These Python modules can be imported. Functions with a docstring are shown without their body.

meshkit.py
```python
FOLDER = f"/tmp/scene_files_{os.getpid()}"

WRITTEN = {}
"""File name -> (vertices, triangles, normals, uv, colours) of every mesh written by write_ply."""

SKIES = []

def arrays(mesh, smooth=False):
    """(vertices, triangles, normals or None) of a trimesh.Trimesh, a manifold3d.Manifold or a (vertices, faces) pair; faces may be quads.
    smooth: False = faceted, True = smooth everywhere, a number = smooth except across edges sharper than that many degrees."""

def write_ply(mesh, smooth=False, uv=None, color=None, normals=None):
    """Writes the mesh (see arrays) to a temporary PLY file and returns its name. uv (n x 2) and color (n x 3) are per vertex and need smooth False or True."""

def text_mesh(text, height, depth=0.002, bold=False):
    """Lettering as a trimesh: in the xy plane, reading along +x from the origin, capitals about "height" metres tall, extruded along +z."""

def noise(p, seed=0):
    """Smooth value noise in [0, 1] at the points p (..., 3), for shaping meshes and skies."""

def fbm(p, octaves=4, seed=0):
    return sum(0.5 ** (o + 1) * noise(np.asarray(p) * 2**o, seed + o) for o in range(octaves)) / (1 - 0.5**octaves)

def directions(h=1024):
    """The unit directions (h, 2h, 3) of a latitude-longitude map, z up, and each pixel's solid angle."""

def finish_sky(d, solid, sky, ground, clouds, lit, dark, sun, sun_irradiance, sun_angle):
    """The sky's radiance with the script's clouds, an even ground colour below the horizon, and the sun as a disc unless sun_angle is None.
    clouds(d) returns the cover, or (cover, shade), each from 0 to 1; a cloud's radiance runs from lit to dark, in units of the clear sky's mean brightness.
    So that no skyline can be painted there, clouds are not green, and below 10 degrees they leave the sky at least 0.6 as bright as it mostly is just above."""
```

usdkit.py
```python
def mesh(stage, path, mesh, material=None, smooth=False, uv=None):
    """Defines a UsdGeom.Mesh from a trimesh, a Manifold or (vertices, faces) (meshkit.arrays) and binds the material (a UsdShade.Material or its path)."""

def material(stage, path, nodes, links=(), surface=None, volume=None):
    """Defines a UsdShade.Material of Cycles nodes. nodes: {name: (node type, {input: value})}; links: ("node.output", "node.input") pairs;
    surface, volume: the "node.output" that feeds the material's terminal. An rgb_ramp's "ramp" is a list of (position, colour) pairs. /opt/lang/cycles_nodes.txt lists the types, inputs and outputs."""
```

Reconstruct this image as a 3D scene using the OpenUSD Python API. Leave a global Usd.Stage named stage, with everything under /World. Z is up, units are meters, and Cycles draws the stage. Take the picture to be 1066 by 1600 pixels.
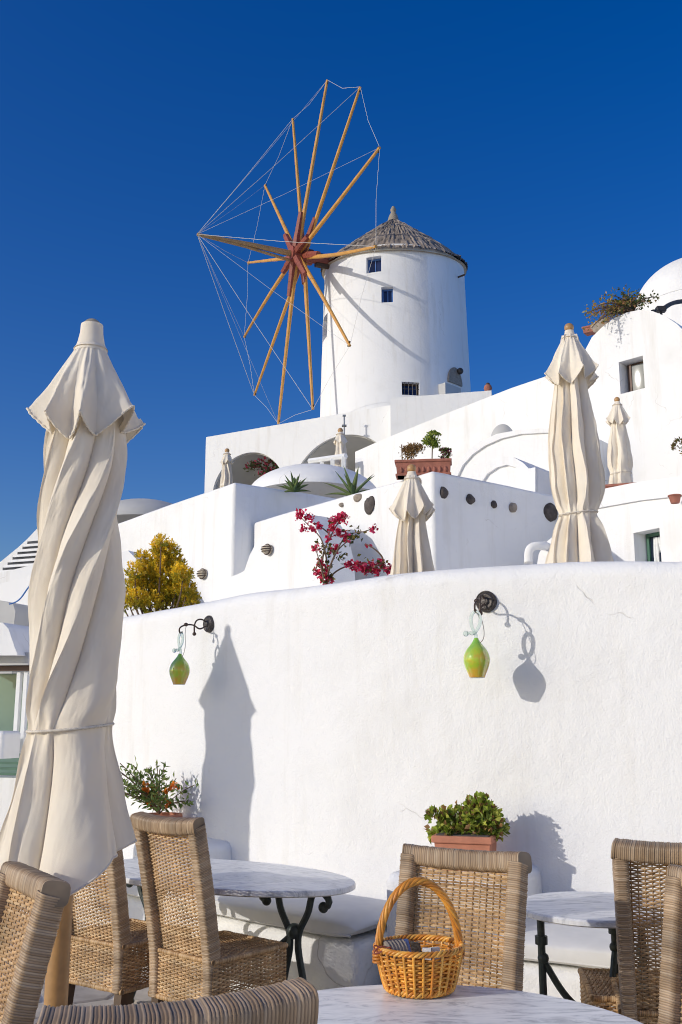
import math, random
import numpy as np, trimesh, usdkit, meshkit
import manifold3d as m3
import mapbox_earcut
from shapely.geometry import Polygon, Point, box as sbox
from shapely import voronoi_polygons, MultiPoint
from pxr import Usd, UsdGeom, UsdLux, UsdShade, Sdf, Gf, Vt

random.seed(7); np.random.seed(7)
PI = math.pi
stage = Usd.Stage.CreateInMemory()
UsdGeom.SetStageUpAxis(stage, UsdGeom.Tokens.z); UsdGeom.SetStageMetersPerUnit(stage, 1.0)
UsdGeom.Xform.Define(stage, '/World'); UsdGeom.Scope.Define(stage, '/World/Looks')

# ---------------------------------------------------------------- camera, sky, sun
FPX = 1066 * 35 / 24; PITCH = math.atan(320 / FPX); EYE = 1.45
CP, SP = math.cos(PITCH), math.sin(PITCH)
cam = UsdGeom.Camera.Define(stage, '/World/camera')
cam.AddTransformOp().Set(Gf.Matrix4d(1, 0, 0, 0, 0, -SP, CP, 0, 0, -CP, -SP, 0, 0, 0, EYE, 1))
cam.CreateFocalLengthAttr(35.0); cam.CreateHorizontalApertureAttr(24.0); cam.CreateVerticalApertureAttr(24.0 * 1600 / 1066)
cam.CreateClippingRangeAttr(Gf.Vec2f(0.05, 3000))
cam.CreateExposureAttr(-0.05)

SUN = np.array([-.922, -.385, .335]); SUN /= np.linalg.norm(SUN)          # towards the sun
sky_m = usdkit.material(stage, '/World/Looks/sky', {
    's': ('sky_texture', {'sky_type': 'single_scattering', 'sun_disc': False, 'sun_elevation': math.asin(SUN[2]), 'sun_rotation': math.atan2(SUN[0], SUN[1]),
                          'altitude': 300.0, 'air_density': 1.0, 'aerosol_density': 1.8, 'ozone_density': 3.4}),
    'ga': ('gamma', {'gamma': 0.92}), 'h': ('hsv', {'hue': 0.521, 'saturation': 1.43, 'value': 1.08}),
    'b': ('background_shader', {'strength': 0.14})},
    [('s.color', 'ga.color'), ('ga.color', 'h.color'), ('h.color', 'b.color')], surface='b.background')
dome = UsdLux.DomeLight.Define(stage, '/World/sky')
UsdShade.MaterialBindingAPI.Apply(dome.GetPrim()).Bind(sky_m)
dome.GetPrim().SetCustomDataByKey('kind', 'structure')
sun = UsdLux.DistantLight.Define(stage, '/World/sun')
zx = SUN; xx = np.cross([0, 0, 1], zx); xx /= np.linalg.norm(xx); yx = np.cross(zx, xx)
sun.AddTransformOp().Set(Gf.Matrix4d(*xx, 0, *yx, 0, *zx, 0, 0, 0, 0, 1))
sun.CreateIntensityAttr(0.64); sun.CreateAngleAttr(0.5); sun.CreateNormalizeAttr(True); sun.CreateColorAttr(Gf.Vec3f(1.0, 0.955, 0.89))

# ---------------------------------------------------------------- where a pixel of the photograph lies in the place
def ray(px, py):
    a, b = (px - 533) / FPX, (800 - py) / FPX
    return np.array([a, CP - b * SP, SP + b * CP])
def at(px, py, Y):
    r = ray(px, py); return r * (Y / r[1]) + [0, 0, EYE]
def atz(px, py, z):
    r = ray(px, py); return r * ((z - EYE) / r[2]) + [0, 0, EYE]
def onwall(A, B, px, py):
    """(s, z) along the vertical plane through A, B."""
    A, B = np.array(A[:2], float), np.array(B[:2], float); d = (B - A) / np.linalg.norm(B - A); n = np.array([d[1], -d[0]])
    r = ray(px, py); t = A.dot(n) / r[:2].dot(n); q = r * t
    return float((q[:2] - A).dot(d)), float(q[2] + EYE)

# ---------------------------------------------------------------- scene helpers
used = {}
def path_for(name, parent):
    base = str(parent.GetPath()) if parent is not None else '/World'
    k = used.get((base, name), 0); used[(base, name)] = k + 1
    return f'{base}/{name}' + (f'_{k:03d}' if k else '')
def props(p, label=None, cat=None, group=None, kind=None):
    for k, v in (('label', label), ('category', cat), ('group', group), ('kind', kind)):
        if v: p.SetCustomDataByKey(k, v)
    return p
def obj(name, mesh, mat, parent=None, smooth=30, label=None, cat=None, group=None, kind=None, cols=None):
    path = path_for(name, parent)
    if cols is not None and smooth not in (True, False): smooth = False
    m = usdkit.mesh(stage, path, mesh, MAT[mat], smooth=smooth)
    if cols is not None:
        UsdGeom.PrimvarsAPI(m).CreatePrimvar('tint', Sdf.ValueTypeNames.Color3fArray, 'vertex').Set(Vt.Vec3fArray.FromNumpy(np.asarray(cols, np.float32)))
    return props(m.GetPrim(), label, cat, group, kind)
def thing(name, label=None, cat=None, loc=(0, 0, 0), rotz=0, group=None, kind=None):
    x = UsdGeom.Xform.Define(stage, path_for(name, None))
    x.AddTranslateOp().Set(Gf.Vec3d(*map(float, loc))); x.AddRotateZOp().Set(math.degrees(rotz))
    return props(x.GetPrim(), label, cat, group, kind)
def dup(root, loc, rotz, label, group=None):
    was = root.GetCustomData()
    r = thing(root.GetName(), label, was['category'], loc, rotz, group or was.get('group'))
    r.GetReferences().AddInternalReference(root.GetPath()); r.SetInstanceable(True)
    return r

# ---------------------------------------------------------------- meshes: (vertices, triangles)
def cat(parts):
    V, F, n = [], [], 0
    for v, f in parts:
        V.append(np.asarray(v, float)); F.append(np.asarray(f, int) + n); n += len(v)
    return np.vstack(V), np.vstack(F)
def quads(f):
    f = np.asarray(f); return np.vstack([f[:, [0, 1, 2]], f[:, [0, 2, 3]]])
def grid(nu, nv, wrap=False):
    f = []
    i = np.arange(nu - (0 if wrap else 1)); j = np.arange(nv - 1)
    I, J = np.meshgrid(i, j, indexing='ij'); I2 = (I + 1) % nu
    return quads(np.stack([I * nv + J, I2 * nv + J, I2 * nv + J + 1, I * nv + J + 1], -1).reshape(-1, 4))
def move(m, t): return np.asarray(m[0]) + np.asarray(t, float), m[1]
def rotz(m, a):
    c, s = math.cos(a), math.sin(a); v = np.asarray(m[0]); return np.stack([v[:, 0] * c - v[:, 1] * s, v[:, 0] * s + v[:, 1] * c, v[:, 2]], 1), m[1]
def box(x0, y0, z0, x1, y1, z1, r=0.0):
    if r <= 0:
        t = trimesh.creation.box([x1 - x0, y1 - y0, z1 - z0]); return np.array(t.vertices) + [(x0 + x1) / 2, (y0 + y1) / 2, (z0 + z1) / 2], np.array(t.faces)
    s = np.array(trimesh.creation.icosphere(2, r).vertices) * 1.0
    pts = np.vstack([s + [x, y, z] for x in (x0 + r, x1 - r) for y in (y0 + r, y1 - r) for z in (z0 + r, z1 - r)])
    h = trimesh.convex.convex_hull(pts); return np.array(h.vertices), np.array(h.faces)
def tube(pts, rad, sides=8, closed=False, caps=True, prof=None):
    p = np.asarray(pts, float); n = len(p); rad = np.broadcast_to(np.asarray(rad, float), (n,))
    t = np.roll(p, -1, 0) - np.roll(p, 1, 0) if closed else np.gradient(p, axis=0)
    t /= np.maximum(np.linalg.norm(t, axis=1, keepdims=True), 1e-9)
    a = np.array([0, 0, 1.]) if abs(t[0][2]) < .9 else np.array([1., 0, 0])
    u = np.cross(t[0], a); u /= np.linalg.norm(u); U = [u]
    for k in range(1, n):
        u = U[-1] - t[k] * U[-1].dot(t[k]); U.append(u / np.linalg.norm(u))
    U = np.array(U); W = np.cross(t, U)
    th = np.arange(sides) / sides * 2 * PI
    v = p[:, None] + rad[:, None, None] * (np.cos(th)[None, :, None] * U[:, None] + np.sin(th)[None, :, None] * W[:, None])
    v = v.reshape(-1, 3); m = n if closed else n - 1
    i, j = np.meshgrid(np.arange(m), np.arange(sides), indexing='ij'); i2 = (i + 1) % n; j2 = (j + 1) % sides
    f = quads(np.stack([i * sides + j, i * sides + j2, i2 * sides + j2, i2 * sides + j], -1).reshape(-1, 4))
    if caps and not closed:
        c0, c1 = len(v), len(v) + 1; v = np.vstack([v, p[0], p[-1]]); k = np.arange(sides); k2 = (k + 1) % sides
        f = np.vstack([f, np.stack([np.full(sides, c0), k2, k], 1), np.stack([np.full(sides, c1), (n - 1) * sides + k, (n - 1) * sides + k2], 1)])
    return v, f
def spline(pts, n):
    from scipy.interpolate import CubicSpline
    p = np.asarray(pts, float); t = np.r_[0, np.cumsum(np.linalg.norm(np.diff(p, axis=0), axis=1))]
    return CubicSpline(t, p)(np.linspace(0, t[-1], n))
def lathe(prof, n=32):
    prof = np.asarray(prof, float); th = np.arange(n) / n * 2 * PI
    v = np.stack([prof[None, :, 0] * np.cos(th)[:, None], prof[None, :, 0] * np.sin(th)[:, None], np.broadcast_to(prof[None, :, 1], (n, len(prof)))], -1).reshape(-1, 3)
    return v, grid(n, len(prof), True)
def sphere(c, r, sub=2, squash=(1, 1, 1)):
    s = trimesh.creation.icosphere(sub, 1.0); return np.array(s.vertices) * r * np.array(squash) + c, np.array(s.faces)
def fill(poly):
    """Triangles of a shapely polygon."""
    rings = [np.array(poly.exterior.coords)[:-1]] + [np.array(i.coords)[:-1] for i in poly.interiors]
    v = np.vstack(rings); return v, mapbox_earcut.triangulate_float64(v, np.cumsum([len(r) for r in rings]).astype(np.uint32)).reshape(-1, 3).astype(int)
def prism(poly, t):
    m = trimesh.creation.extrude_polygon(poly, t, engine='earcut'); return np.array(m.vertices), np.array(m.faces)
def facade(A, B, poly, t, off=0.0):
    """poly in (s, z) on the vertical plane A-B, extruded t metres away from the viewer's side (off: how far behind the plane it starts)."""
    A, B = np.array(A[:2], float), np.array(B[:2], float); d = (B - A) / np.linalg.norm(B - A); n = np.array([-d[1], d[0]])
    v, f = prism(poly, t); q = A + v[:, :1] * d + (v[:, 2:3] + off) * n
    return np.c_[q, v[:, 1]], f[:, ::-1]
def wallpt(A, B, s, z, out=0.0):
    A, B = np.array(A[:2], float), np.array(B[:2], float); d = (B - A) / np.linalg.norm(B - A); n = np.array([d[1], -d[0]])
    return np.array([*(A + s * d + out * n), z])
def bevel_prism(ring, z0, z1, r=.06, wob=.02, seed=0, seg=.25, top=True):
    """A plastered block: footprint ring (counter-clockwise), vertical walls with hand-made unevenness, rounded top edge."""
    P = Polygon(ring).buffer(-r).buffer(r, quad_segs=5); L = P.exterior.length; n = max(24, int(L / seg)) + 40
    ss = np.unique(np.r_[np.linspace(0, L, n)[:-1], [P.exterior.project(Point(c)) for c in P.exterior.coords[:-1]]])
    ss = ss[np.r_[True, np.diff(ss) > 1e-4]]
    b = np.array([P.exterior.interpolate(x).coords[0] for x in ss])
    if not P.exterior.is_ccw: b = b[::-1]
    tg = np.roll(b, -1, 0) - np.roll(b, 1, 0); tg /= np.linalg.norm(tg, axis=1, keepdims=True); nn = np.stack([tg[:, 1], -tg[:, 0]], 1)
    nz = max(2, int((z1 - z0) / seg)); lev = [(z, 0.0) for z in np.linspace(z0, z1 - r, nz)] + [(z1 - r + r * math.sin(a), r * (1 - math.cos(a))) for a in np.linspace(0, PI / 2, 5)[1:]]
    V = []
    for z, ins in lev:
        q = np.c_[b - nn * ins, np.full(len(b), z)]
        w = (meshkit.fbm(q * 1.3 + seed * 7.1, 3, seed) - .5) * 2 * wob
        q[:, :2] += nn * w[:, None]; q[:, 2] += (meshkit.noise(q * [1.1, 1.1, 0] + seed, seed) - .5) * wob * 1.5 * (z > z1 - r - .01); V.append(q)
    V = np.stack(V, 1); m = len(b), len(lev); v = V.reshape(-1, 3); f = grid(m[0], m[1], True)
    last = V[:, -1]; cv = last.mean(0); c = len(v)
    pv, pf = fill(Polygon(last[:, :2]))
    idx = np.arange(m[0]) * m[1] + m[1] - 1
    return v, np.vstack([f, idx[pf] if np.sign(np.cross(pv[pf[0][1]] - pv[pf[0][0]], pv[pf[0][2]] - pv[pf[0][0]])) > 0 else idx[pf][:, ::-1]])
def arc(cx, cz, rx, rz, a0, a1, n=24):
    t = np.linspace(a0, a1, n); return np.stack([cx + rx * np.cos(t), cz + rz * np.sin(t)], 1)
def subtract(a, b):
    def M(m): return m3.Manifold(m3.Mesh(np.asarray(m[0], np.float32), np.asarray(m[1], np.uint32)))
    r = M(a) - M(b); q = r.to_mesh(); return np.array(q.vert_properties[:, :3]), np.array(q.tri_verts)

# ---------------------------------------------------------------- materials
MAT = {}
def mat(name, nodes, links, surface='p.BSDF'):
    MAT[name] = usdkit.material(stage, '/World/Looks/' + name, nodes, links, surface=surface)
def plain(name, color, rough=.6, var=.15, scale=8, bump=.0, bscale=40, **kw):
    c = np.array(color)
    mat(name, {'g': ('texture_coordinate', {}), 'n': ('noise_texture', {'scale': scale, 'detail': 5.0, 'roughness': .6}),
               'r': ('rgb_ramp', {'ramp': [(.25, tuple(c * (1 - var))), (.75, tuple(np.minimum(c * (1 + var), 1)))]}),
               'n2': ('noise_texture', {'scale': bscale, 'detail': 4.0}), 'b': ('bump', {'strength': min(1, bump * 10), 'distance': .004}),
               'p': ('principled_bsdf', {'roughness': rough, **kw})},
        [('g.object', 'n.vector'), ('g.object', 'n2.vector'), ('n.fac', 'r.fac'), ('r.color', 'p.base_color')] + ([('n2.fac', 'b.height'), ('b.normal', 'p.normal')] if bump else []))
def plaster(name, base, near=True):
    mat(name, {'g': ('geometry', {}), 'n': ('noise_texture', {'scale': .9, 'detail': 6.0, 'roughness': .62}),
               'r': ('rgb_ramp', {'ramp': [(.25, tuple(np.array(base) * [.93, .925, .91])), (.45, base), (.8, tuple(np.minimum(np.array(base) * 1.02, .9)))]}),
               'v': ('noise_texture', {'scale': 3.5, 'detail': 8.0, 'roughness': .7}), 'vr': ('rgb_ramp', {'ramp': [(.0, (.80, .775, .73)), (.27, (.93, .92, .90)), (.36, (1, 1, 1)), (1, (1, 1, 1))]}),
               'mx': ('mix_color', {'blend_type': 'multiply', 'fac': 1.0}),
               'sm': ('mapping', {'scale': (2.6, 2.6, .30)}), 'sn': ('noise_texture', {'scale': 1.6, 'detail': 7.0, 'roughness': .66}), 'sr': ('rgb_ramp', {'ramp': [(0, (1, 1, 1)), (.53, (1, 1, 1)), (.64, (.945, .935, .915)), (.78, (.87, .85, .815)), (1, (.84, .81, .77))]}), 'sx': ('mix_color', {'blend_type': 'multiply', 'fac': .8 if near else 1.0}), 'cn': ('noise_texture', {'scale': 2.2, 'detail': 3.0}), 'cs': ('vector_math', {'math_type': 'multiply_add', 'vector2': (.5, .5, .5)}), 'cv': ('voronoi_texture', {'feature': 'distance_to_edge', 'scale': .8}), 'cr': ('map_range', {'from_min': .001, 'from_max': .0045, 'to_min': 1.0, 'to_max': 0.0, 'clamp': True}), 'cm': ('map_range', {'from_min': .55, 'from_max': .62, 'clamp': True}), 'ck': ('math', {'math_type': 'multiply'}), 'cc': ('mix_color', {'blend_type': 'mix', 'b': (.64, .61, .57)}), 'ch': ('math', {'math_type': 'multiply_add', 'value2': -.5 if near else 0.0}), 'f1': ('noise_texture', {'scale': 95.0, 'detail': 4.0, 'roughness': .6}), 'f2': ('noise_texture', {'scale': 14.0, 'detail': 5.0, 'roughness': .6}),
               'f3': ('noise_texture', {'scale': 3.0, 'detail': 3.0}),
               'a': ('math', {'math_type': 'multiply', 'value2': .55 if near else .25}), 'a2': ('math', {'math_type': 'multiply_add', 'value2': 1.0}), 'a3': ('math', {'math_type': 'multiply_add', 'value2': 2.0}),
               'b': ('bump', {'strength': .75 if near else .6, 'distance': .009}), 'p': ('principled_bsdf', {'roughness': .92, 'specular_ior_level': .2})},
        [('g.position', x + '.vector') for x in ('n', 'v', 'f1', 'f2', 'f3', 'cn')] +
        [('n.fac', 'r.fac'), ('v.fac', 'vr.fac'), ('r.color', 'mx.a'), ('vr.color', 'mx.b'), ('cn.color', 'cs.vector1'), ('g.position', 'cs.vector3'), ('cs.vector', 'cv.vector'), ('cv.distance', 'cr.value'), ('n.fac', 'cm.value'), ('cr.result', 'ck.value1'), ('cm.result', 'ck.value2'), ('g.position', 'sm.vector'), ('sm.vector', 'sn.vector'), ('sn.fac', 'sr.fac'), ('mx.result', 'sx.a'), ('sr.color', 'sx.b'), ('sx.result', 'cc.a'), ('ck.value', 'cc.fac'), ('cc.result', 'p.base_color'), ('ck.value', 'ch.value1'), ('a3.value', 'ch.value3'),
         ('f1.fac', 'a.value1'), ('f2.fac', 'a2.value1'), ('a.value', 'a2.value3'), ('f3.fac', 'a3.value1'), ('a2.value', 'a3.value3'), ('ch.value', 'b.height'), ('b.normal', 'p.normal')])
plaster('plaster', (.83, .82, .80)); plaster('plaster_far', (.82, .81, .79), False)
def tinted(name, rough=.6, gain=1.0, bump=0, sheen=0, transl=0.0, var=.25, scale=30):
    """Colour from the mesh's own strand or leaf colours."""
    nodes = {'a': ('attribute', {'attribute': 'tint'}), 'g': ('texture_coordinate', {}), 'n': ('noise_texture', {'scale': scale, 'detail': 4.0}),
             'm': ('map_range', {'from_min': .3, 'from_max': .7, 'to_min': 1 - var, 'to_max': 1 + var}), 'mx': ('vector_math', {'math_type': 'scale'}),
             'p': ('principled_bsdf', {'roughness': rough, 'sheen_weight': sheen})}
    links = [('g.object', 'n.vector'), ('n.fac', 'm.value'), ('a.color', 'mx.vector1'), ('m.result', 'mx.scale'), ('mx.vector', 'p.base_color')]
    if transl:
        nodes |= {'t': ('translucent_bsdf', {}), 'mc': ('mix_closure', {'fac': transl})}
        links += [('mx.vector', 't.color'), ('p.BSDF', 'mc.closure1'), ('t.BSDF', 'mc.closure2')]
    mat(name, nodes, links, 'mc.closure' if transl else 'p.BSDF')
tinted('wicker', .55, var=.35, scale=9); tinted('basket_cane', .38, var=.3, scale=25); tinted('leaf', .45, transl=.38, var=.2); tinted('petal', .5, transl=.3, var=.15)
tinted('thatch', .9, var=.35, scale=3)
mat('canvas', {'g': ('texture_coordinate', {}), 'n': ('noise_texture', {'scale': 6.0, 'detail': 5.0}), 'r': ('rgb_ramp', {'ramp': [(.3, (.86, .765, .625)), (.7, (.905, .83, .70))]}),
               'w': ('noise_texture', {'scale': 900.0, 'detail': 1.0}), 'w2': ('noise_texture', {'scale': 28.0, 'detail': 4.0}),
               'ad': ('math', {'math_type': 'multiply_add', 'value2': 4.0}),
               'b': ('bump', {'strength': .25, 'distance': .0015}), 'd': ('principled_bsdf', {'roughness': .9, 'sheen_weight': .15, 'specular_ior_level': .1}), 't': ('translucent_bsdf', {}), 'm': ('mix_closure', {'fac': .15})},
    [('g.object', 'n.vector'), ('g.object', 'w.vector'), ('g.object', 'w2.vector'), ('n.fac', 'r.fac'), ('r.color', 'd.base_color'), ('r.color', 't.color'), ('w2.fac', 'ad.value1'), ('w.fac', 'ad.value3'), ('ad.value', 'b.height'), ('b.normal', 'd.normal'), ('d.BSDF', 'm.closure1'), ('t.BSDF', 'm.closure2')], 'm.closure')
mat('marble', {'g': ('texture_coordinate', {}), 'mp': ('mapping', {'rotation': (0, 0, .5), 'scale': (1, 3.5, 1)}), 'n': ('noise_texture', {'scale': 5.0, 'detail': 10.0, 'roughness': .68, 'distortion': 2.2}),
               'r': ('rgb_ramp', {'ramp': [(.28, (.30, .31, .34)), (.40, (.50, .505, .52)), (.47, (.70, .70, .695)), (.60, (.82, .815, .80)), (1, (.84, .83, .815))]}), 'p': ('principled_bsdf', {'roughness': .34, 'specular_ior_level': .4})},
    [('g.object', 'mp.vector'), ('mp.vector', 'n.vector'), ('n.fac', 'r.fac'), ('r.color', 'p.base_color')])
plain('iron', (.035, .045, .042), .45, .35, 60, .04, 150, metallic=.3)
plain('dark_iron', (.075, .065, .06), .45, .7, 90, .09, 120, metallic=.5)
plain('rust_iron', (.075, .05, .04), .55, .4, 80, .04, 150, metallic=.4)
plain('dark_wood', (.075, .04, .02), .5, .4, 25, .02)
plain('pole_wood', (.42, .24, .10), .45, .25, 14, .01)
plain('pole_foot', (.12, .15, .2), .4, .2, 14)
plain('grey_wood', (.30, .26, .20), .7, .4, 50, .02)
plain('orange_wood', (.60, .30, .065), .5, .22, 3)
plain('spar_wood', (.40, .24, .10), .6, .2, 3)
plain('pale_wood', (.44, .34, .23), .6, .2, 3)
plain('red_wood', (.27, .065, .04), .6, .25, 6)
plain('terracotta', (.50, .20, .115), .8, .18, 12, .03, 60)
plain('old_terracotta', (.33, .125, .085), .85, .3, 9, .03, 60)
plain('volcanic_stone', (.085, .07, .062), .9, .45, 18, .09, 30)
plain('tan_stone', (.30, .25, .20), .9, .35, 14, .06, 30)
plain('shell_stone', (.48, .41, .31), .8, .5, 30, .06, 40)
plain('stone_floor', (.42, .37, .315), .85, .25, 5, .05, 25)
plain('stone_floor_dark', (.34, .30, .265), .85, .3, 5, .05, 25)
plain('mortar', (.55, .52, .48), .95, .15, 6, .04)
plain('earth', (.46, .43, .38), .95, .2, .4)
plain('blue_paint', (.06, .15, .40), .5, .2, 6)
plain('white_paint', (.78, .78, .77), .5, .04, 6)
plain('green_paint', (.05, .13, .085), .5, .2, 6)
plain('brown_paint', (.12, .07, .05), .6, .2, 6)
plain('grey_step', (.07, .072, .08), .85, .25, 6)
plain('cushion_cloth', (.70, .69, .67), .9, .05, 10, .02, 200)
plain('seat_cloth', (.80, .79, .76), .9, .05, 10, .02, 200)
plain('cord', (.62, .56, .47), .9, .2, 60)
plain('cable_blue', (.05, .16, .42), .4, .1, 5)
plain('stem', (.16, .10, .06), .8, .3, 30)
plain('rope', (.62, .60, .56), .8, .1, 5)
plain('grey_metal', (.30, .31, .32), .4, .2, 10, metallic=.5)
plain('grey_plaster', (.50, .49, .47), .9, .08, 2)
plain('lace', (.72, .73, .72), .9, .12, 30)
plain('dark_room', (.025, .025, .028), .9, .2, 3)
plain('dark_glass', (.012, .02, .035), .04, .2, 3)
plain('blue_glass', (.018, .03, .09), .08, .2, 3)
plain('green_glass', (.17, .26, .22), .12, .12, 1.0)
plain('bright_pane', (.10, .11, .11), .035, .1, 3, specular_ior_level=1.0)
mat('clear_glass', {'p': ('principled_bsdf', {'base_color': (.80, .90, .85), 'roughness': .04, 'transmission_weight': .88, 'ior': 1.45})}, [])
mat('lamp_glass', {'g': ('texture_coordinate', {}), 'n': ('noise_texture', {'scale': 11.0, 'detail': 6.0, 'roughness': .65}), 's': ('separate_xyz', {}), 'mm': ('math', {'math_type': 'multiply_add', 'value2': 1.7, 'value3': .19}), 'ad': ('math', {'math_type': 'add'}),
                   'r': ('rgb_ramp', {'ramp': [(.20, (.62, .28, .03)), (.36, (.62, .42, .04)), (.50, (.42, .56, .04)), (.75, (.24, .50, .05))]}),
                   'p': ('principled_bsdf', {'roughness': .08, 'transmission_weight': .12, 'coat_weight': .6})},
    [('g.object', 'n.vector'), ('g.object', 's.vector'), ('s.z', 'mm.value1'), ('n.fac', 'ad.value1'), ('mm.value', 'ad.value2'), ('ad.value', 'r.fac'), ('r.color', 'p.base_color')])

# ================================================================ GROUND AND SETTING
g = np.array([[-900, -300, -.06], [900, -300, -.06], [900, 1500, -.06], [-900, 1500, -.06]], float)
obj('ground', (g, np.array([[0, 1, 2], [0, 2, 3]])), 'earth', smooth=False, kind='structure')

WC = np.array([at(px, 900, Y)[:2] for px, Y in [(72, 9.75), (120, 9.05), (180, 8.35), (290, 7.35), (400, 6.68), (510, 6.2), (620, 5.86), (760, 5.56), (900, 5.33), (1066, 5.06), (1250, 4.82), (1400, 4.66)]])
WS = spline(WC, 260)
def wall_at(px):
    """Point on the front line of the retaining wall at a pixel column, and the wall's outward normal."""
    r = ray(px, 1100); a = r[0] / r[1]; q = WS[:, 0] / WS[:, 1]; x = np.interp(a, q, np.arange(len(WS))); k = int(np.clip(x, 1, len(WS) - 2)); t = WS[k + 1] - WS[k - 1]; t /= np.linalg.norm(t)
    return np.array([np.interp(x, np.arange(len(WS)), WS[:, c]) for c in (0, 1)]), np.array([t[1], -t[0]]), t

# --- paved terrace: mortar bed and stone slabs laid one by one
floor_poly = Polygon(np.vstack([WS, [[6, 5], [6, -1], [-7, -1], [-7, 11]]]))
v, f = fill(floor_poly.simplify(.02)); obj_floor = props(UsdGeom.Xform.Define(stage, path_for('terrace_floor', None)).GetPrim(), kind='structure')
obj('mortar_bed', (np.c_[v, np.full(len(v), -.012)], f), 'mortar', obj_floor, smooth=False)
rng = np.random.default_rng(3)
pts = np.array([[x + rng.uniform(-.15, .15), y + rng.uniform(-.13, .13)] for iy, y in enumerate(np.arange(.6, 9.0, .40)) for x in np.arange(-2.6, 2.6, .46) + .23 * (iy % 2) if abs(x) < .42 * y + .9])
cells = [c for c in voronoi_polygons(MultiPoint(pts)).geoms]
kk = 0
for c in cells:
    c = c.intersection(sbox(-3.2, .3, 3.0, 9.2)).intersection(floor_poly)
    if c.is_empty or c.geom_type != 'Polygon': continue
    c = c.buffer(-.035).buffer(.022, quad_segs=2)
    if c.is_empty or c.geom_type != 'Polygon' or c.area < .015 or kk > 290: continue
    n = len(c.exterior.coords) - 1; o = np.array(c.exterior.coords)[:-1]; ctr = o.mean(0); h = rng.uniform(-.003, .006)
    if not c.exterior.is_ccw: o = o[::-1]
    n = len(o); inn = ctr + (o - ctr) * .95
    vv = np.vstack([np.c_[o, np.full(n, -.02)], np.c_[o, np.full(n, h - .006)], np.c_[inn, np.full(n, h)]]); i = np.arange(n); j = (i + 1) % n
    ff = np.vstack([quads(np.stack([i, j, j + n, i + n], 1)), quads(np.stack([i + n, j + n, j + 2 * n, i + 2 * n], 1)), fill(Polygon(inn))[1] + 2 * n])
    obj('paving_stone', (vv, ff), rng.choice(['stone_floor', 'stone_floor', 'stone_floor_dark']), obj_floor, smooth=False); kk += 1

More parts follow.
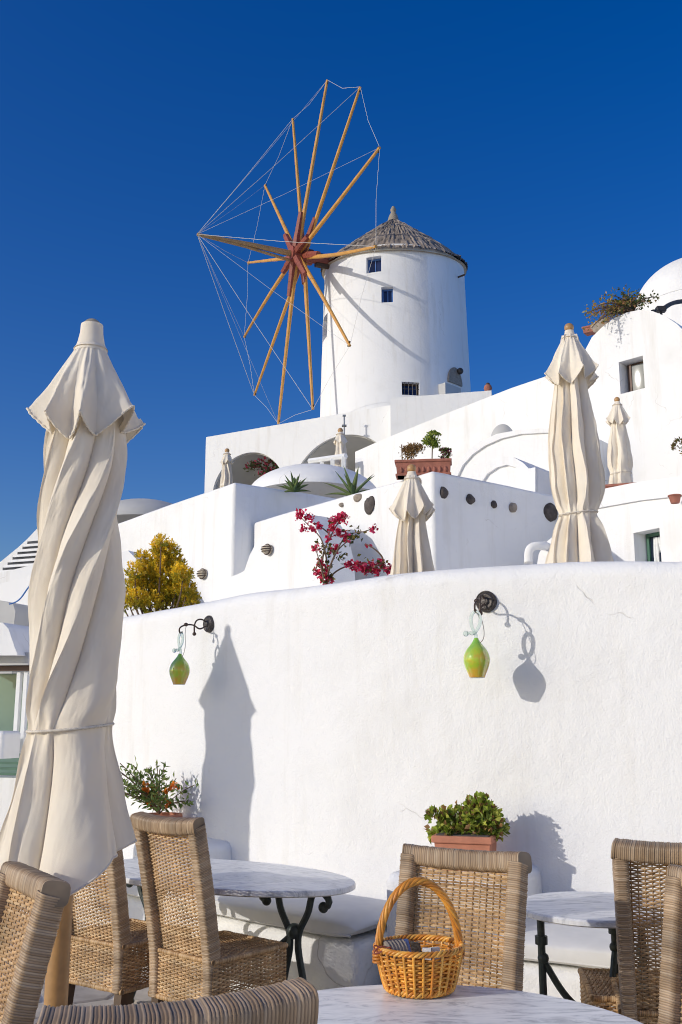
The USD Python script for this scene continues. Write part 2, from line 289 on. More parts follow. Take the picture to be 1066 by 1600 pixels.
# --- the curved retaining wall
def sweep_wall(path, zt, thick, r, z0, wob, seed, ztop=None):
    t = np.gradient(path, axis=0); t /= np.linalg.norm(t, axis=1, keepdims=True); nn = np.stack([t[:, 1], -t[:, 0]], 1)
    prof = [(0, z) for z in np.linspace(z0, zt - r, 40)] + [(-r + r * math.cos(a), zt - r + r * math.sin(a)) for a in np.linspace(.2, PI / 2, 7)]
    prof += [(-thick + r + r * math.cos(a), zt - r + r * math.sin(a)) for a in np.linspace(PI / 2, PI, 6)] + [(-thick, z) for z in np.linspace(zt - r - .1, .9, 5)]
    prof = np.array(prof); q = np.concatenate([np.repeat(path[:, None], len(prof), 1) + nn[:, None] * prof[None, :, :1], np.broadcast_to(prof[None, :, 1:], (len(path), len(prof), 1))], -1)
    if ztop is not None: q[..., 2] = z0 + (q[..., 2] - z0) * ((ztop - z0) / (zt - z0))[:, None]; zt = ztop[:, None]
    d = (meshkit.fbm(q * .9, 3, seed) - .5) * wob * 2 + (meshkit.fbm(q * 4.5, 3, seed + 5) - .5) * wob * .55
    lip = np.clip((q[..., 2] - (zt - .17 + .035 * (meshkit.noise(q * [2.5, 2.5, 0], 9) - .5))) / .02, 0, 1) * (meshkit.noise(q * [3, 3, 8], 12)) * .012
    q[..., :2] += nn[:, None] * (d + lip)[..., None]
    q[..., 2] += np.where(q[..., 2] > zt - .3, (meshkit.fbm(q * [.8, .8, 0], 2, 21) - .5) * .06, 0)
    return q.reshape(-1, 3), grid(len(path), len(prof))[:, ::-1]
WT = at(760, 882, 5.58)[2]
wpath = spline(np.vstack([WC[0] + [.75, 2.2], WC[0] + [.16, .75], WC]), 440); tops = [(180, 962), (290, 941), (400, 924), (510, 907), (620, 893), (760, 882), (900, 874), (1066, 873)]; tq_ = [(wall_at(px)[0], py, px) for px, py in tops]
ztop = np.interp(np.where(np.arange(440) < 60, -99, wpath[:, 0]), [q[0][0] for q in tq_], [zz for zz in [at(px, py, q[1])[2] for q, py, px in tq_]])
obj('curved_wall', sweep_wall(wpath, WT, .32, .10, -.02, .02, 4, ztop), 'plaster', smooth=True, label='long curved whitewashed retaining wall behind the cafe tables carrying two glass lamps', cat='wall')

# --- built-in bench along the wall with pedestals
def along(px0, px1, n, off):
    o = []
    for px in np.linspace(px0, px1, n):
        p, nn, t = wall_at(px); o.append(p + nn * off)
    return np.array(o)
BD = .66
ped = {}
def bench_ring(px0, px1, d0, d1): return np.vstack([along(px0, px1, 14, d1), along(px1, px0, 14, d0)])
obj('masonry_bench', bevel_prism(bench_ring(150, 655, -.05, BD), -.02, .36, .05, .012, 2), 'plaster', label='white masonry bench base built along the left half of the wall', cat='bench')
obj('masonry_bench', bevel_prism(bench_ring(800, 1300, -.05, .70), -.02, .36, .05, .012, 3), 'plaster', label='white masonry bench base at the right below the curved wall', cat='bench')
obj('pedestal', bevel_prism(bench_ring(676, 836, -.05, .58), -.02, .69, .06, .015, 5), 'plaster', label='white plastered pedestal between the benches carrying the terracotta box of succulents', cat='pedestal')
obj('pedestal', bevel_prism(bench_ring(262, 366, -.05, .40), -.02, .64, .06, .015, 6), 'plaster', label='white plastered pedestal at the wall behind the back chairs, carrying the orange berry shrub', cat='pedestal')
def cushion(px0, px1, label, d0=.08, d1=.70):
    n = 60; a, b = along(px0, px1, n, d0), along(px0, px1, n, d1); a, b = (spline(x, n) for x in (a, b)); z0, z1, r = .367, .470, .045
    u = []
    for k, (A, B) in enumerate(zip(a, b)):
        e = min(k, n - 1 - k) / 4.0; sq = min(1, math.sqrt(max(0, 1 - (1 - min(e, 1)) ** 2)) * .9 + .1); d = (B - A) / np.linalg.norm(B - A); zc, hz = (z0 + z1) / 2, (z1 - z0) / 2
        for i, th in enumerate(np.linspace(0, 2 * PI, 40, endpoint=False)):
            c, s = math.cos(th), math.sin(th); x = np.sign(c) * abs(c) ** .35; y = np.sign(s) * abs(s) ** .45
            m = (A + B) / 2 + d * x * np.linalg.norm(B - A) / 2 * (.9 + .1 * sq); u.append([*m, zc + y * hz * sq + (.012 * (1 - x * x) if y > 0 else 0)])
    u = np.array(u); u[:, 2] += (meshkit.fbm(u * 7, 2, 5) - .5) * .014
    v = u; f = grid(n, 40); i = np.arange(n - 1)
    f = np.vstack([f, quads(np.stack([i * 40 + 39, (i + 1) * 40 + 39, (i + 1) * 40, i * 40], 1))])
    c0, c1 = len(v), len(v) + 1; v = np.vstack([v, v[:40].mean(0), v[-40:].mean(0)]); k = np.arange(40); k2 = (k + 1) % 40
    f = np.vstack([f, np.stack([np.full(40, c0), k, k2], 1), np.stack([np.full(40, c1), (n - 1) * 40 + k2, (n - 1) * 40 + k], 1)])
    t = thing('bench_cushion', label, 'cushion'); obj('pad', (v, f), 'cushion_cloth', t, smooth=True)
    obj('piping', tube(np.c_[spline(along(px0 + 3, px1 - 3, 40, d1 - .006), 60), np.full(60, z0 + .025)], .006, 6), 'cushion_cloth', t, smooth=True)
cushion(300, 655, 'long grey white seat cushion on the bench behind the left marble table')
cushion(812, 1280, 'short thick white seat cushion on the bench below the right marble table')

# --- upper terrace and hill behind
obj('upper_terrace', bevel_prism(np.vstack([along(60, 1300, 40, -.25), [[6.5, 15], [-4.5, 17.5]]]), .1, 1.15, .03, .01, 7, seg=.6), 'plaster_far', kind='structure')
X, Y = np.meshgrid(np.linspace(-60, 60, 60), np.linspace(17, 120, 60), indexing='ij')
hz = np.clip((Y - 17) / 14, 0, 1) * 4.5 + (meshkit.fbm(np.stack([X * .08, Y * .08, 0 * X], -1), 3, 2) - .5) * 2 - np.clip(-X - 6, 0, 40) * .25 - 1
obj('hillside', (np.stack([X, Y, hz], -1).reshape(-1, 3), grid(60, 60)), 'earth', smooth=True, kind='structure')

# ================================================================ WHITEWASHED HOUSES BEHIND THE WALL
dL, dR = np.array([-.6, .8]), np.array([.8, .6])
def pane_window(parent, A, B, s0, s1, z0, z1, depth, frame_mat, glass_mat, fw=.05, bars=(0, 0), curtain=False, tilt=None):
    w = sbox(s0, z0, s1, z1); ring = w.difference(sbox(s0 + fw, z0 + fw, s1 - fw, z1 - fw))
    fr = obj('window_frame', facade(A, B, ring, .05, depth), frame_mat, parent, smooth=False)
    obj('pane', facade(A, B, sbox(s0 + fw, z0 + fw, s1 - fw, z1 - fw), .008, depth + .025), glass_mat, fr, smooth=False)
    for k in range(bars[0]):
        s = s0 + (s1 - s0) * (k + 1) / (bars[0] + 1); obj('glazing_bar', facade(A, B, sbox(s - fw * .35, z0 + fw, s + fw * .35, z1 - fw), .04, depth + .002), frame_mat, fr, smooth=False)
    for k in range(bars[1]):
        z = z0 + (z1 - z0) * (k + 1) / (bars[1] + 1); obj('glazing_bar', facade(A, B, sbox(s0 + fw, z - fw * .35, s1 - fw, z + fw * .35), .036, depth + .004), frame_mat, fr, smooth=False)
    return fr
def dome_mesh(c, rx, ry, h, n=48, m=16, wob=.01):
    t = np.linspace(0, PI / 2, m); pr = np.stack([np.cos(t), np.sin(t)], 1); v, f = lathe(np.maximum(pr, 1e-4), n); v = v * [rx, ry, h] + c
    v = v + (meshkit.fbm(v * 1.2, 3, 3) - .5)[:, None] * wob * 2; return v, f
def stone_lump(c, s, n, seed):
    """A fieldstone set in plaster: flattened lump, n its outward direction."""
    v, f = sphere((0, 0, 0), 1.0, 2); v = v * (1 + .35 * (meshkit.fbm(v * 1.1 + seed * 3.3, 3, seed)[:, None] - .5) * 2)
    n = np.array([n[0], n[1], 0]); tt = np.array([-n[1], n[0], 0]); return np.array(c) + v[:, :1] * tt * s[0] + v[:, 1:2] * n * .05 + v[:, 2:] * np.array([0, 0, s[1]]), f

# block with fieldstones
cA = at(676, 735, 12.0); cA2 = cA[:2]; A_l, A_r = cA2 + dL * 4.2, cA2 + dR * 3.6
hA = thing('stone_set_house', 'flat topped white block with dark fieldstones set in its shaded side, under the terracotta trough', 'house')
obj('wall', bevel_prism([cA2, A_r, A_r + dL * 4.2, A_l], .9, cA[2], .05, .012, 11), 'plaster', hA)
for k, (px, py, w, h, m_) in enumerate([(693, 770, 12, 20, 0), (734, 780, 13, 17, 0), (771, 788, 9, 13, 0), (801, 793, 13, 18, 1), (860, 799, 21, 30, 2)]):
    s, z = onwall(cA2, A_r, px, py); p = wallpt(cA2, A_r, s, z); d = p[1] / FPX
    obj('stone', stone_lump(p, (w * d * .68, h * d * .5), (.6, -.8), k), ['volcanic_stone', 'tan_stone', 'volcanic_stone'][m_], hA)
for k, (px, py, w, h) in enumerate([(578, 790, 18, 30), (559, 778, 14, 13), (535, 789, 6, 7), (655, 735 + 18, 9, 14)]):
    s, z = onwall(A_l, cA2, px, py); p = wallpt(A_l, cA2, s, z); d = p[1] / FPX
    obj('stone', stone_lump(p, (w * d * .75, h * d * .5), (-.8, -.6), k + 7), 'tan_stone' if k else 'volcanic_stone', hA)

# tall block at left
cB = at(366, 752, 15.2); cB2 = cB[:2]; B_l, B_r = cB2 + dL * 5.4, cB2 + dR * 3.0
hB = thing('corner_house', 'plain white block with a sharp lit corner behind the golden conifer', 'house')
obj('wall', bevel_prism([cB2, B_r, B_r + dL * 5.4, B_l], .2, cB[2], .05, .02, 12), 'plaster', hB)
# vaulted gable in front of it
gm = at(457, 850, 12.9)[:2]; GA, GB = gm + dL * 3, gm - dL * 3
go = [onwall(GA, GB, *p) for p in [(352, 905), (372, 897), (382, 892), (390, 868), (402, 845), (420, 822), (438, 807), (457, 800), (474, 803), (489, 815), (501, 838), (508, 868), (512, 920)]]
from scipy.interpolate import PchipInterpolator
hG = thing('vaulted_gable', 'rounded white gable wall with one round wall light behind the bougainvillea', 'house')
obj('wall', facade(GA, GB, Polygon(go + [(go[-1][0], .9), (go[0][0], .9)]).buffer(-.06).buffer(.12, quad_segs=6).buffer(-.06), .45), 'plaster', hG)
def wall_light(A, B, px, py, r, n, label):
    s, z = onwall(A, B, px, py); c = wallpt(A, B, s, z); tt = np.array([-n[1], n[0], 0]); nn = np.array([n[0], n[1], 0]); up = np.array([0, 0, 1.])
    t = thing('round_wall_light', label, 'wall lamp')
    th = np.linspace(0, 2 * PI, 24, endpoint=False)
    def ring(rr, o): return [c + nn * o + tt * rr * math.cos(a) + up * rr * .8 * math.sin(a) for a in th]
    v = np.array(ring(r, -.01) + ring(r, .04) + ring(r * .8, .09) + ring(r * .4, .115) + ring(.001, .12)); obj('shell', (v, grid(5, 24)[:, ::-1] if False else np.vstack([quads(np.array([[k * 24 + i, k * 24 + (i + 1) % 24, (k + 1) * 24 + (i + 1) % 24, (k + 1) * 24 + i] for i in range(24)])) for k in range(4)])), 'shell_stone', t)
    for k in (-.45, 0, .45):
        w = math.sqrt(1 - k * k); obj('guard_bar', tube([c + nn * (.03 + .1 * math.sin(a) * w) + tt * r * w * math.cos(a) + up * r * .8 * k for a in np.linspace(0, PI, 12)], .007, 6), 'rust_iron', t)
    obj('guard_ring', tube(ring(r * 1.03, .05), .008, 6, closed=True), 'rust_iron', t)
wall_light(GA, GB, 422, 859, .085, (-.8, -.6), 'small round caged wall light on the rounded gable left of the bougainvillea')
wall_light(B_l, cB2, 320, 897, .10, (-.8, -.6), 'small round caged wall light right of the golden conifer')
# low dome between them
p = at(490, 775, 18.5); obj('shallow_dome', dome_mesh([p[0], p[1], p[2] - .1], 1.28, 1.6, at(490, 730, 18.5)[2] - p[2] + .05), 'plaster_far', smooth=True, label='shallow pale dome behind the two agaves', cat='dome')
p = at(225, 820, 24); obj('shallow_dome', dome_mesh([p[0], p[1], p[2]], 1.3, 1.3, at(225, 783, 24)[2] - p[2]), 'grey_plaster', smooth=True, label='low grey roof dome at the far left behind the plain white block', cat='dome')

# terrace house with two arches under the mill
CA, CB = at(322, 683, 31.0)[:2], at(609, 633, 27.8)[:2]
def W(A, B, pts): return [onwall(A, B, *q) for q in pts]
top = W(CA, CB, [(322, 683), (609, 633)]); a1 = W(CA, CB, [(332, 770), (444, 770), (396, 706)]); a2 = W(CA, CB, [(455, 735), (622, 735), (560, 676)])
def arch_poly(a):
    x0, x1, zt = a[0][0], a[1][0], a[2][1]; r = (x1 - x0) / 2; zs = zt - r * .95
    return Polygon(np.vstack([arc((x0 + x1) / 2, zs, r, r * .95, 0, PI, 28), [[x0, zs - 3], [x1, zs - 3]]]))
body = Polygon([(top[0][0], 1), (top[1][0] + .3, 1), (top[1][0] + .3, top[1][1]), top[0]])
hC = thing('arched_house', 'long white terrace house with two open arches below the windmill', 'house')
obj('wall', facade(CA, CB, body.difference(arch_poly(a1)).difference(arch_poly(a2)), 4.0), 'plaster_far', hC)
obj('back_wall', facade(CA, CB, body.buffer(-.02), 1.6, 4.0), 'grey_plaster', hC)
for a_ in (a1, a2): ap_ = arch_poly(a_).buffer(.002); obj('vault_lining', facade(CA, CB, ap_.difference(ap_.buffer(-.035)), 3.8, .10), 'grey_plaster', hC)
s, z = onwall(CA, CB, 556, 728); dz = obj('door', facade(CA, CB, sbox(s - .05, z - 1.6, s + .75, z + .12), .06, 3.92), 'brown_paint', hC, smooth=False); obj('dark_pane', facade(CA, CB, sbox(s + .05, z - .5, s + .65, z + .02), .03, 3.9), 'dark_glass', dz, smooth=False)
s, z = onwall(CA, CB, 425, 662); q = wallpt(CA, CB, s, z, -1.6)
obj('brick_chimney', cat([box(q[0] - .3, q[1] - .25, q[2] - .6, q[0] + .3, q[1] + .25, q[2] + .02, .02), box(q[0] - .36, q[1] - .3, q[2] + .02, q[0] + .36, q[1] + .3, q[2] + .09, .015)]), 'dark_wood', label='small dark box on the roof edge below the lowest sail spars', cat='chimney')
# parapet block right of it
DA, DB = at(610, 622, 27.3)[:2], at(768, 610, 26.7)[:2]
dd = W(DA, DB, [(610, 622), (768, 610)]); obj('parapet_block', facade(DA, DB, Polygon([(dd[0][0], 2), (dd[1][0], 2), dd[1], dd[0]]), 4.0), 'plaster_far', label='plain pale parapet block at the foot of the windmill', cat='wall')
# rising wall
EA, EB = at(555, 706, 23)[:2], at(945, 531, 17)[:2]
ee = W(EA, EB, [(555, 706), (600, 686), (700, 645), (800, 606), (868, 583), (921, 547)]); obj('rising_wall', facade(EA, EB, Polygon([(ee[0][0], 1), (ee[-1][0], 1)] + ee[::-1]), 1.2), 'plaster_far', label='long bright wall rising to the right in front of the mill block', cat='wall')
# vaulted house at right
FA = at(918, 540, 17.3)[:2]; dF = np.array([.7, -.714]); FB = FA + dF * 3
fo = W(FA, FB, [(914, 548), (925, 527), (940, 512), (958, 498), (980, 488), (1000, 484), (1020, 486), (1040, 494), (1058, 506), (1080, 528), (1110, 570)])
hF = thing('vaulted_house', 'white house with a barrel vaulted top and one deep small window, at the right', 'house')
s0, z1 = onwall(FA, FB, 967, 566); s1, z1b = onwall(FA, FB, 1005, 560); _, z0 = onwall(FA, FB, 969, 616)
fpoly = Polygon(fo + [(fo[-1][0], 1), (fo[0][0], 1)])
obj('wall', facade(FA, FB, fpoly.difference(sbox(s0, z0, s1, z1)), .32), 'plaster_far', hF)
obj('vault', facade(FA, FB, fpoly.buffer(-.01), 5.0, .32), 'plaster_far', hF)
fr = pane_window(hF, FA, FB, s0 + .02, s1, z0 + .02, z1, .26, 'brown_paint', 'dark_glass', .06)
# the open casement that mirrors the sun
pw = wallpt(FA, FB, (s0 + s1) / 2, (z0 + z1) / 2); tocam = np.array([0, 0, EYE]) - pw; tocam /= np.linalg.norm(tocam); hn = tocam + SUN; hn /= np.linalg.norm(hn)
up = np.array([0, 0, 1.]) - hn * hn[2]; up /= np.linalg.norm(up); sd = np.cross(up, hn)
wd, hd = (s1 - s0) * .26, (z1 - z0) * .40; pc = wallpt(FA, FB, s0 * .45 + s1 * .55, (z0 + z1) / 2, -.19)
def slab(c, n, u_, s_, w, h, t): return np.array([c + n * k + u_ * a + s_ * b for k in (-t, t) for a in (-h, h) for b in (-w, w)]), np.array(trimesh.convex.convex_hull(np.array([[k, a, b] for k in (-1, 1) for a in (-1, 1) for b in (-1, 1)], float)).faces)
def hullm(p): h = trimesh.convex.convex_hull(np.asarray(p)); return np.array(h.vertices), np.array(h.faces)
aa, bb = np.meshgrid(np.linspace(-1, 1, 17), np.linspace(-1, 1, 17), indexing='ij'); pv_ = pc + sd * (aa[..., None] * wd) + up * (bb[..., None] * hd) + hn * (.004 * (1 - .5 * aa ** 2 - .5 * (bb + .25) ** 2))[..., None]; obj('open_casement', (pv_.reshape(-1, 3), grid(17, 17)), 'bright_pane', hF, smooth=True)
for k in (-1, 1): obj('casement_rail', hullm(slab(pc + sd * k * (wd + .015), hn, up, sd, .018, hd + .03, .016)[0]), 'brown_paint', hF, smooth=False)
for k in range(4): obj('curtain_fold', tube([wallpt(FA, FB, s1 - .06 - k * .05, zz, -.3 + .01 * math.sin(k * 9)) for zz in np.linspace(z0 + .07, z1 - .07, 4)], .028, 6), 'lace', hF)
# dome behind it
p = at(1095, 480, 21); rr = p[0] - at(994, 480, 21)[0]
hD = thing('big_dome', 'large white dome cut by the right edge of the picture above the vaulted house', 'dome')
obj('dome', dome_mesh([p[0], p[1], p[2] - .1], rr, rr, at(1095, 408, 21)[2] - p[2] + .1, 64, 24), 'plaster_far', hD, smooth=True)
obj('drum', bevel_prism(np.array([[p[0] + rr * 1.0 * math.cos(a), p[1] + rr * 1.0 * math.sin(a)] for a in np.linspace(0, 2 * PI, 40, endpoint=False)]), p[2] - 4, p[2] - .08, .05, .01, 8), 'plaster_far', hD)
# low dark rimmed vault edge and lamp on the roof
q0, q1, q2 = at(1040, 486, 17.6), at(1052, 474, 17.9), at(1075, 470, 18.2)
obj('roof_edging', tube(spline([at(1020, 487, 17.3), at(1034, 484, 17.5), at(1048, 475, 17.8), at(1064, 471, 18.0), at(1085, 470, 18.2)], 20), .045, 6), 'grey_step', label='dark curved edging on the roof under the big dome', cat='edging')
p = at(1033, 485, 17.2); lf = thing('floodlight', 'small black floodlight on the vaulted roof under the big dome', 'lamp', p)
obj('housing', box(-.09, -.06, -.03, .09, .06, .07, .015), 'dark_iron', lf); obj('bracket', box(-.02, -.02, -.14, .02, .02, -.03, .004), 'dark_iron', lf)
# lower right house
HA, HB = at(862, 800, 13.6)[:2], at(1066, 745, 11.6)[:2]
ho = W(HA, HB, [(862, 783), (905, 773), (945, 765), (1000, 754), (1066, 745), (1200, 735)])
hH = thing('low_house', 'low white house with a green framed lace window just above the curved wall, right', 'house')
w0, wz1 = onwall(HA, HB, 990, 833); w1, _ = onwall(HA, HB, 1031, 830); wz0 = wz1 - .62
hp = Polygon(ho + [(ho[-1][0], .9), (ho[0][0], .9)]); obj('wall', facade(HA, HB, hp.difference(sbox(w0, wz0, w1, wz1)), .3), 'plaster', hH)
obj('rear', facade(HA, HB, hp.buffer(-.01), 1.6, .3), 'plaster_far', hH)
obj('coping', facade(HA, HB, Polygon([(a, b + .004) for a, b in ho] + [(a, b - .235) for a, b in ho[::-1]]), .2, -.035), 'plaster', hH)
pane_window(hH, HA, HB, w0 + .015, w1, wz0, wz1, .2, 'green_paint', 'dark_glass', .045)
for k in range(7): obj('curtain_fold', tube([wallpt(HA, HB, w0 + .13 + k * (w1 - w0 - .14) / 7, zz, -.24 + .012 * math.sin(k * 5 + zz * 6)) for zz in np.linspace(wz0 + .03, wz1 - .06, 8)], .024, 7), 'lace', hH)
# nested vault gables
def gable(name, A, B, pts, inn, back, label, m_='plaster_far'):
    o = W(A, B, pts); i_ = W(A, B, inn); t = thing(name, label, 'house')
    zb = 1.2; P = Polygon(o + [(o[-1][0], zb), (o[0][0], zb)]); Q = Polygon(i_ + [(i_[-1][0], zb), (i_[0][0], zb)])
    obj('wall', facade(A, B, P, back), m_, t); obj('arch_band', facade(A, B, P.difference(Q).buffer(0), .07, -.05), m_, t); return t
d1 = np.array([.78, -.63]); VA = at(800, 740, 17.4)[:2] - d1 * 3
gable('vault_gable', VA, VA + d1 * 6, [(709, 745), (716, 727), (732, 707), (752, 691), (778, 679), (810, 673), (850, 670), (885, 671), (920, 678)], [(717, 745), (725, 728), (740, 711), (760, 697), (785, 686), (815, 679), (850, 677), (885, 677), (915, 684)], 2.0, 'wide round white gable with a raised arch band between rising wall and mid terrace')
VA2 = at(795, 750, 15.0)[:2] - d1 * 2
gable('small_vault_gable', VA2, VA2 + d1 * 4, [(737, 775), (741, 755), (751, 735), (768, 720), (786, 714), (805, 715), (820, 724), (829, 733), (839, 731), (839, 790)], [(747, 775), (753, 757), (764, 741), (779, 731), (794, 727), (808, 731), (818, 742), (826, 756), (829, 770), (830, 790)], 2.6, 'smaller round white gable with a square pier, just above the block with fieldstones')
p = at(786, 690, 18.6); obj('roof_cowl', dome_mesh(p, .24, .24, at(786, 663, 18.6)[2] - p[2], 28, 12, 0), 'grey_plaster', smooth=True, label='small round shiny roof cowl above the nested gables', cat='chimney')
# low shaded vault and drain pipe next to the tall umbrella
LA, LB = at(838, 860, 12.4)[:2], at(905, 860, 12.0)[:2]
lo = W(LA, LB, [(838, 890), (842, 866), (850, 850), (862, 840), (876, 835), (890, 838), (900, 850), (905, 870), (905, 890)]); obj('low_vault', facade(LA, LB, Polygon(lo + [(lo[-1][0], .8), (lo[0][0], .8)]), 1.0), 'plaster_far', label='low rounded white vault half hidden behind the tall cream umbrella', cat='wall')
obj('drain_pipe', tube(spline([at(826, 880, 12.1), at(826, 866, 12.1), at(829, 857, 12.1), at(838, 853, 12.12), at(850, 852, 12.3)], 24), .052, 12), 'plaster_far', smooth=True, label='white bent drain pipe at the foot of the shaded stone set side', cat='pipe')

# the village goes on at the right, outside the picture
obj('village_house', bevel_prism([(6.4, 3.0), (12, 3.0), (12, 16), (7.4, 14)], 0, 7.5, .08, .03, 31, seg=.5), 'plaster_far', label='white village house further right along the lane', cat='house')
obj('village_house', bevel_prism([(4.6, -5), (10, -5), (10, 1.5), (4.2, 1.0)], 0, 5.0, .08, .03, 32, seg=.5), 'plaster_far', label='white village house on the right side of the cafe terrace', cat='house')

# far left: stair and pavilion
dS = np.array([.93, -.37]); SA = at(-40, 860, 19)[:2]; SB = SA + dS * 5
st = thing('outdoor_stair', 'white outdoor stair with dark risers climbing at the far left behind the umbrella', 'stair')
so = W(SA, SB, [(-40, 880), (0, 847), (14, 834), (28, 819), (36, 815), (75, 814), (110, 814)])
obj('parapet', facade(SA, SB, Polygon(so + [(so[-1][0], 1), (so[0][0], 1)]), .3, .55), 'plaster_far', st)
for k in range(9):
    y = 846 + k * 8.4; x0 = 40 - k * 6.6; s0_, z = onwall(SA, SB, x0, y); s1_, _ = onwall(SA, SB, 118, y); hst = .06
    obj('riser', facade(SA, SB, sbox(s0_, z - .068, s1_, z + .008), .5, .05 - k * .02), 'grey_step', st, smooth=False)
    obj('tread', facade(SA, SB, sbox(s0_ - .04, z - .1, s1_, z - .055), .56, -.01 - k * .02), 'plaster_far', st, smooth=False)
so2 = W(SA, SB, [(-40, 915), (0, 907), (30, 900), (60, 893), (140, 873), (150, 880)]); obj('lower_wall', facade(SA, SB, Polygon(so2 + [(so2[-1][0], .5), (so2[0][0], .5)]), .4, -.5), 'plaster_far', st)
PA = at(-60, 1000, 13.5)[:2]; PB = PA + np.array([.96, -.28]) * 5
pv = thing('glazed_pavilion', 'white roofed pavilion with green glazing and a pale post, far left', 'house')
po = W(PA, PB, [(-60, 985), (0, 975), (25, 976), (34, 985), (44, 1014), (48, 1024)]); pb = W(PA, PB, [(48, 1030), (0, 1055), (-60, 1060)])
obj('roof', facade(PA, PB, Polygon(po + [onwall(PA, PB, 48, 1026), onwall(PA, PB, -60, 1026)]), 2.5, -.3), 'plaster_far', pv)
z_a, z_b = onwall(PA, PB, 20, 1040)[1], onwall(PA, PB, 20, 1215)[1]; sR = onwall(PA, PB, 52, 1040)[0]; sL = onwall(PA, PB, -60, 1040)[0]
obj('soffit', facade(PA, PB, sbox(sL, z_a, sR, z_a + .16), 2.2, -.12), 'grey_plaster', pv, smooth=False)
obj('beam', facade(PA, PB, sbox(sL, z_a - .07, sR, z_a - .004), .12, .0), 'brown_paint', pv, smooth=False)
obj('glazing', facade(PA, PB, sbox(sL, z_b, sR, z_a - .08), .03, .5), 'green_glass', pv, smooth=False)
for px in (24, 35): s, _ = onwall(PA, PB, px, 1100); obj('post', facade(PA, PB, sbox(s - .035, z_b + .3, s + .02, z_a - .08), .06, .04), 'white_paint', pv, smooth=False)
for k in range(3): obj('rail', facade(PA, PB, sbox(sL, z_b + .16 - k * .07, sR, z_b + .19 - k * .07), .04, .1), 'green_paint', pv, smooth=False)
obj('plinth', facade(PA, PB, sbox(sL, 0, sR, z_b - .01), .6, .06), 'plaster_far', pv, smooth=False)
b0, b1 = W(PA, PB, [(5, 1183), (42, 1142)]); obj('white_box', bevel_prism([wallpt(PA, PB, b0[0], 0, .5)[:2], wallpt(PA, PB, b1[0], 0, .5)[:2], wallpt(PA, PB, b1[0], 0, .1)[:2], wallpt(PA, PB, b0[0], 0, .1)[:2]], b0[1], b1[1], .05, .005, 3, seg=.1), 'plaster_far', label='white plastered box in front of the green glazing, far left', cat='box')
PC = at(-60, 950, 16.0)[:2]; PD = PC + np.array([.96, -.28]) * 5
po = W(PC, PD, [(-60, 935), (0, 938), (20, 943), (24, 955), (22, 972), (22, 1000)]); obj('roof_hut', facade(PC, PD, Polygon(po + [(po[-1][0], 2), (po[0][0], 2)]), 1.5), 'grey_plaster', label='small grey roof hut between stair and pavilion, far left', cat='house')
obj('blue_cable', tube(spline([at(14, 944, 15.5), at(24, 941, 15.5), at(36, 930, 15.4), at(60, 905, 15.3)], 20), .012, 6), 'cable_blue', label='thin blue cable hanging beside the roof hut', cat='cable')
PE, PF2 = at(-40, 960, 17.5)[:2], at(120, 960, 16.4)[:2]; obj('back_wall', facade(PE, PF2, Polygon(W(PE, PF2, [(-40, 925), (0, 912), (60, 897), (160, 870), (200, 860)]) + [(8, 0), (0, 0)]), .4), 'plaster_far', label='white garden wall below the stair at the far left', cat='wall')
# white railing, posts on the terrace under the mill
rl = thing('white_railing', 'white balustrade in front of the right arch under the mill', 'railing')
r0, r1, r2 = at(487, 722, 23.5), at(537, 714, 22.6), at(487, 734, 23.5)
for k in range(4):
    q = r0 + (r1 - r0) * k / 3; obj('post', box(q[0] - .05, q[1] - .05, q[2] - .8, q[0] + .05, q[1] + .05, q[2], .01), 'white_paint', rl)
obj('top_rail', tube([r0 + [-.05, 0, .02], r1 + [.05, 0, .02]], .07, 6), 'white_paint', rl)
p = at(538, 658, 27.9); lp = thing('lamp_post', 'thin grey lamp post on the roof above the right arch', 'lamp', p); obj('pole', tube([[0, 0, -.4], [0, 0, .16]], .025, 8), 'grey_metal', lp); obj('head', box(-.05, -.04, .14, .05, .04, .19, .01), 'grey_metal', lp); obj('foot', box(-.07, -.07, -.16, .07, .07, -.12, .01), 'grey_metal', lp)

# ================================================================ WINDMILL
TX, TY, TZ0, TZ1 = 2.06, 36.0, 9.0, 18.22
def tr(z): return 2.70 + (18.35 - z) * .026
def on_tower(px, py):
    r = ray(px, py)
    for t in np.linspace(30, 40, 4000):
        q = r * t
        if math.hypot(q[0] - TX, q[1] - TY) < tr(q[2] + EYE): return q + [0, 0, EYE]
zs = np.linspace(TZ0, TZ1, 30)
tq = m3.Manifold.revolve(m3.CrossSection([np.array([(0, TZ0)] + [(tr(z), z) for z in zs] + [(0, TZ1)])]), 128).to_mesh()
tower = (np.array(tq.vert_properties[:, :3]) + [TX, TY, 0], np.array(tq.tri_verts))
mill = thing('windmill', 'round white windmill tower with a thatched conical roof on the hilltop', 'windmill')
WN = []
for px, py, w, h, kind in [(584, 413, .56, .62, 'blue'), (605, 460, .42, .60, 'blue'), (507, 513, .75, .95, 'blue'), (642, 607, .62, .48, 'bars')]:
    q = on_tower(px, py); n = np.array([q[0] - TX, q[1] - TY, 0]); n /= np.linalg.norm(n); tt = np.array([-n[1], n[0], 0]); WN.append((q, n, tt, w, h, kind))
    pts = [q + tt * a * w / 2 + np.array([0, 0, b * h / 2]) + n * c for a in (-1, 1) for b in (-1, 1) for c in (.35, -.45)]
    tower = subtract(tower, hullm(pts))
obj('wall', tower, 'plaster_far', mill, smooth=25)
def oriented(q, n, tt, x0, x1, z0, z1, d0, d1): return hullm([q + tt * a + np.array([0, 0, b]) + n * c for a in (x0, x1) for b in (z0, z1) for c in (d0, d1)])
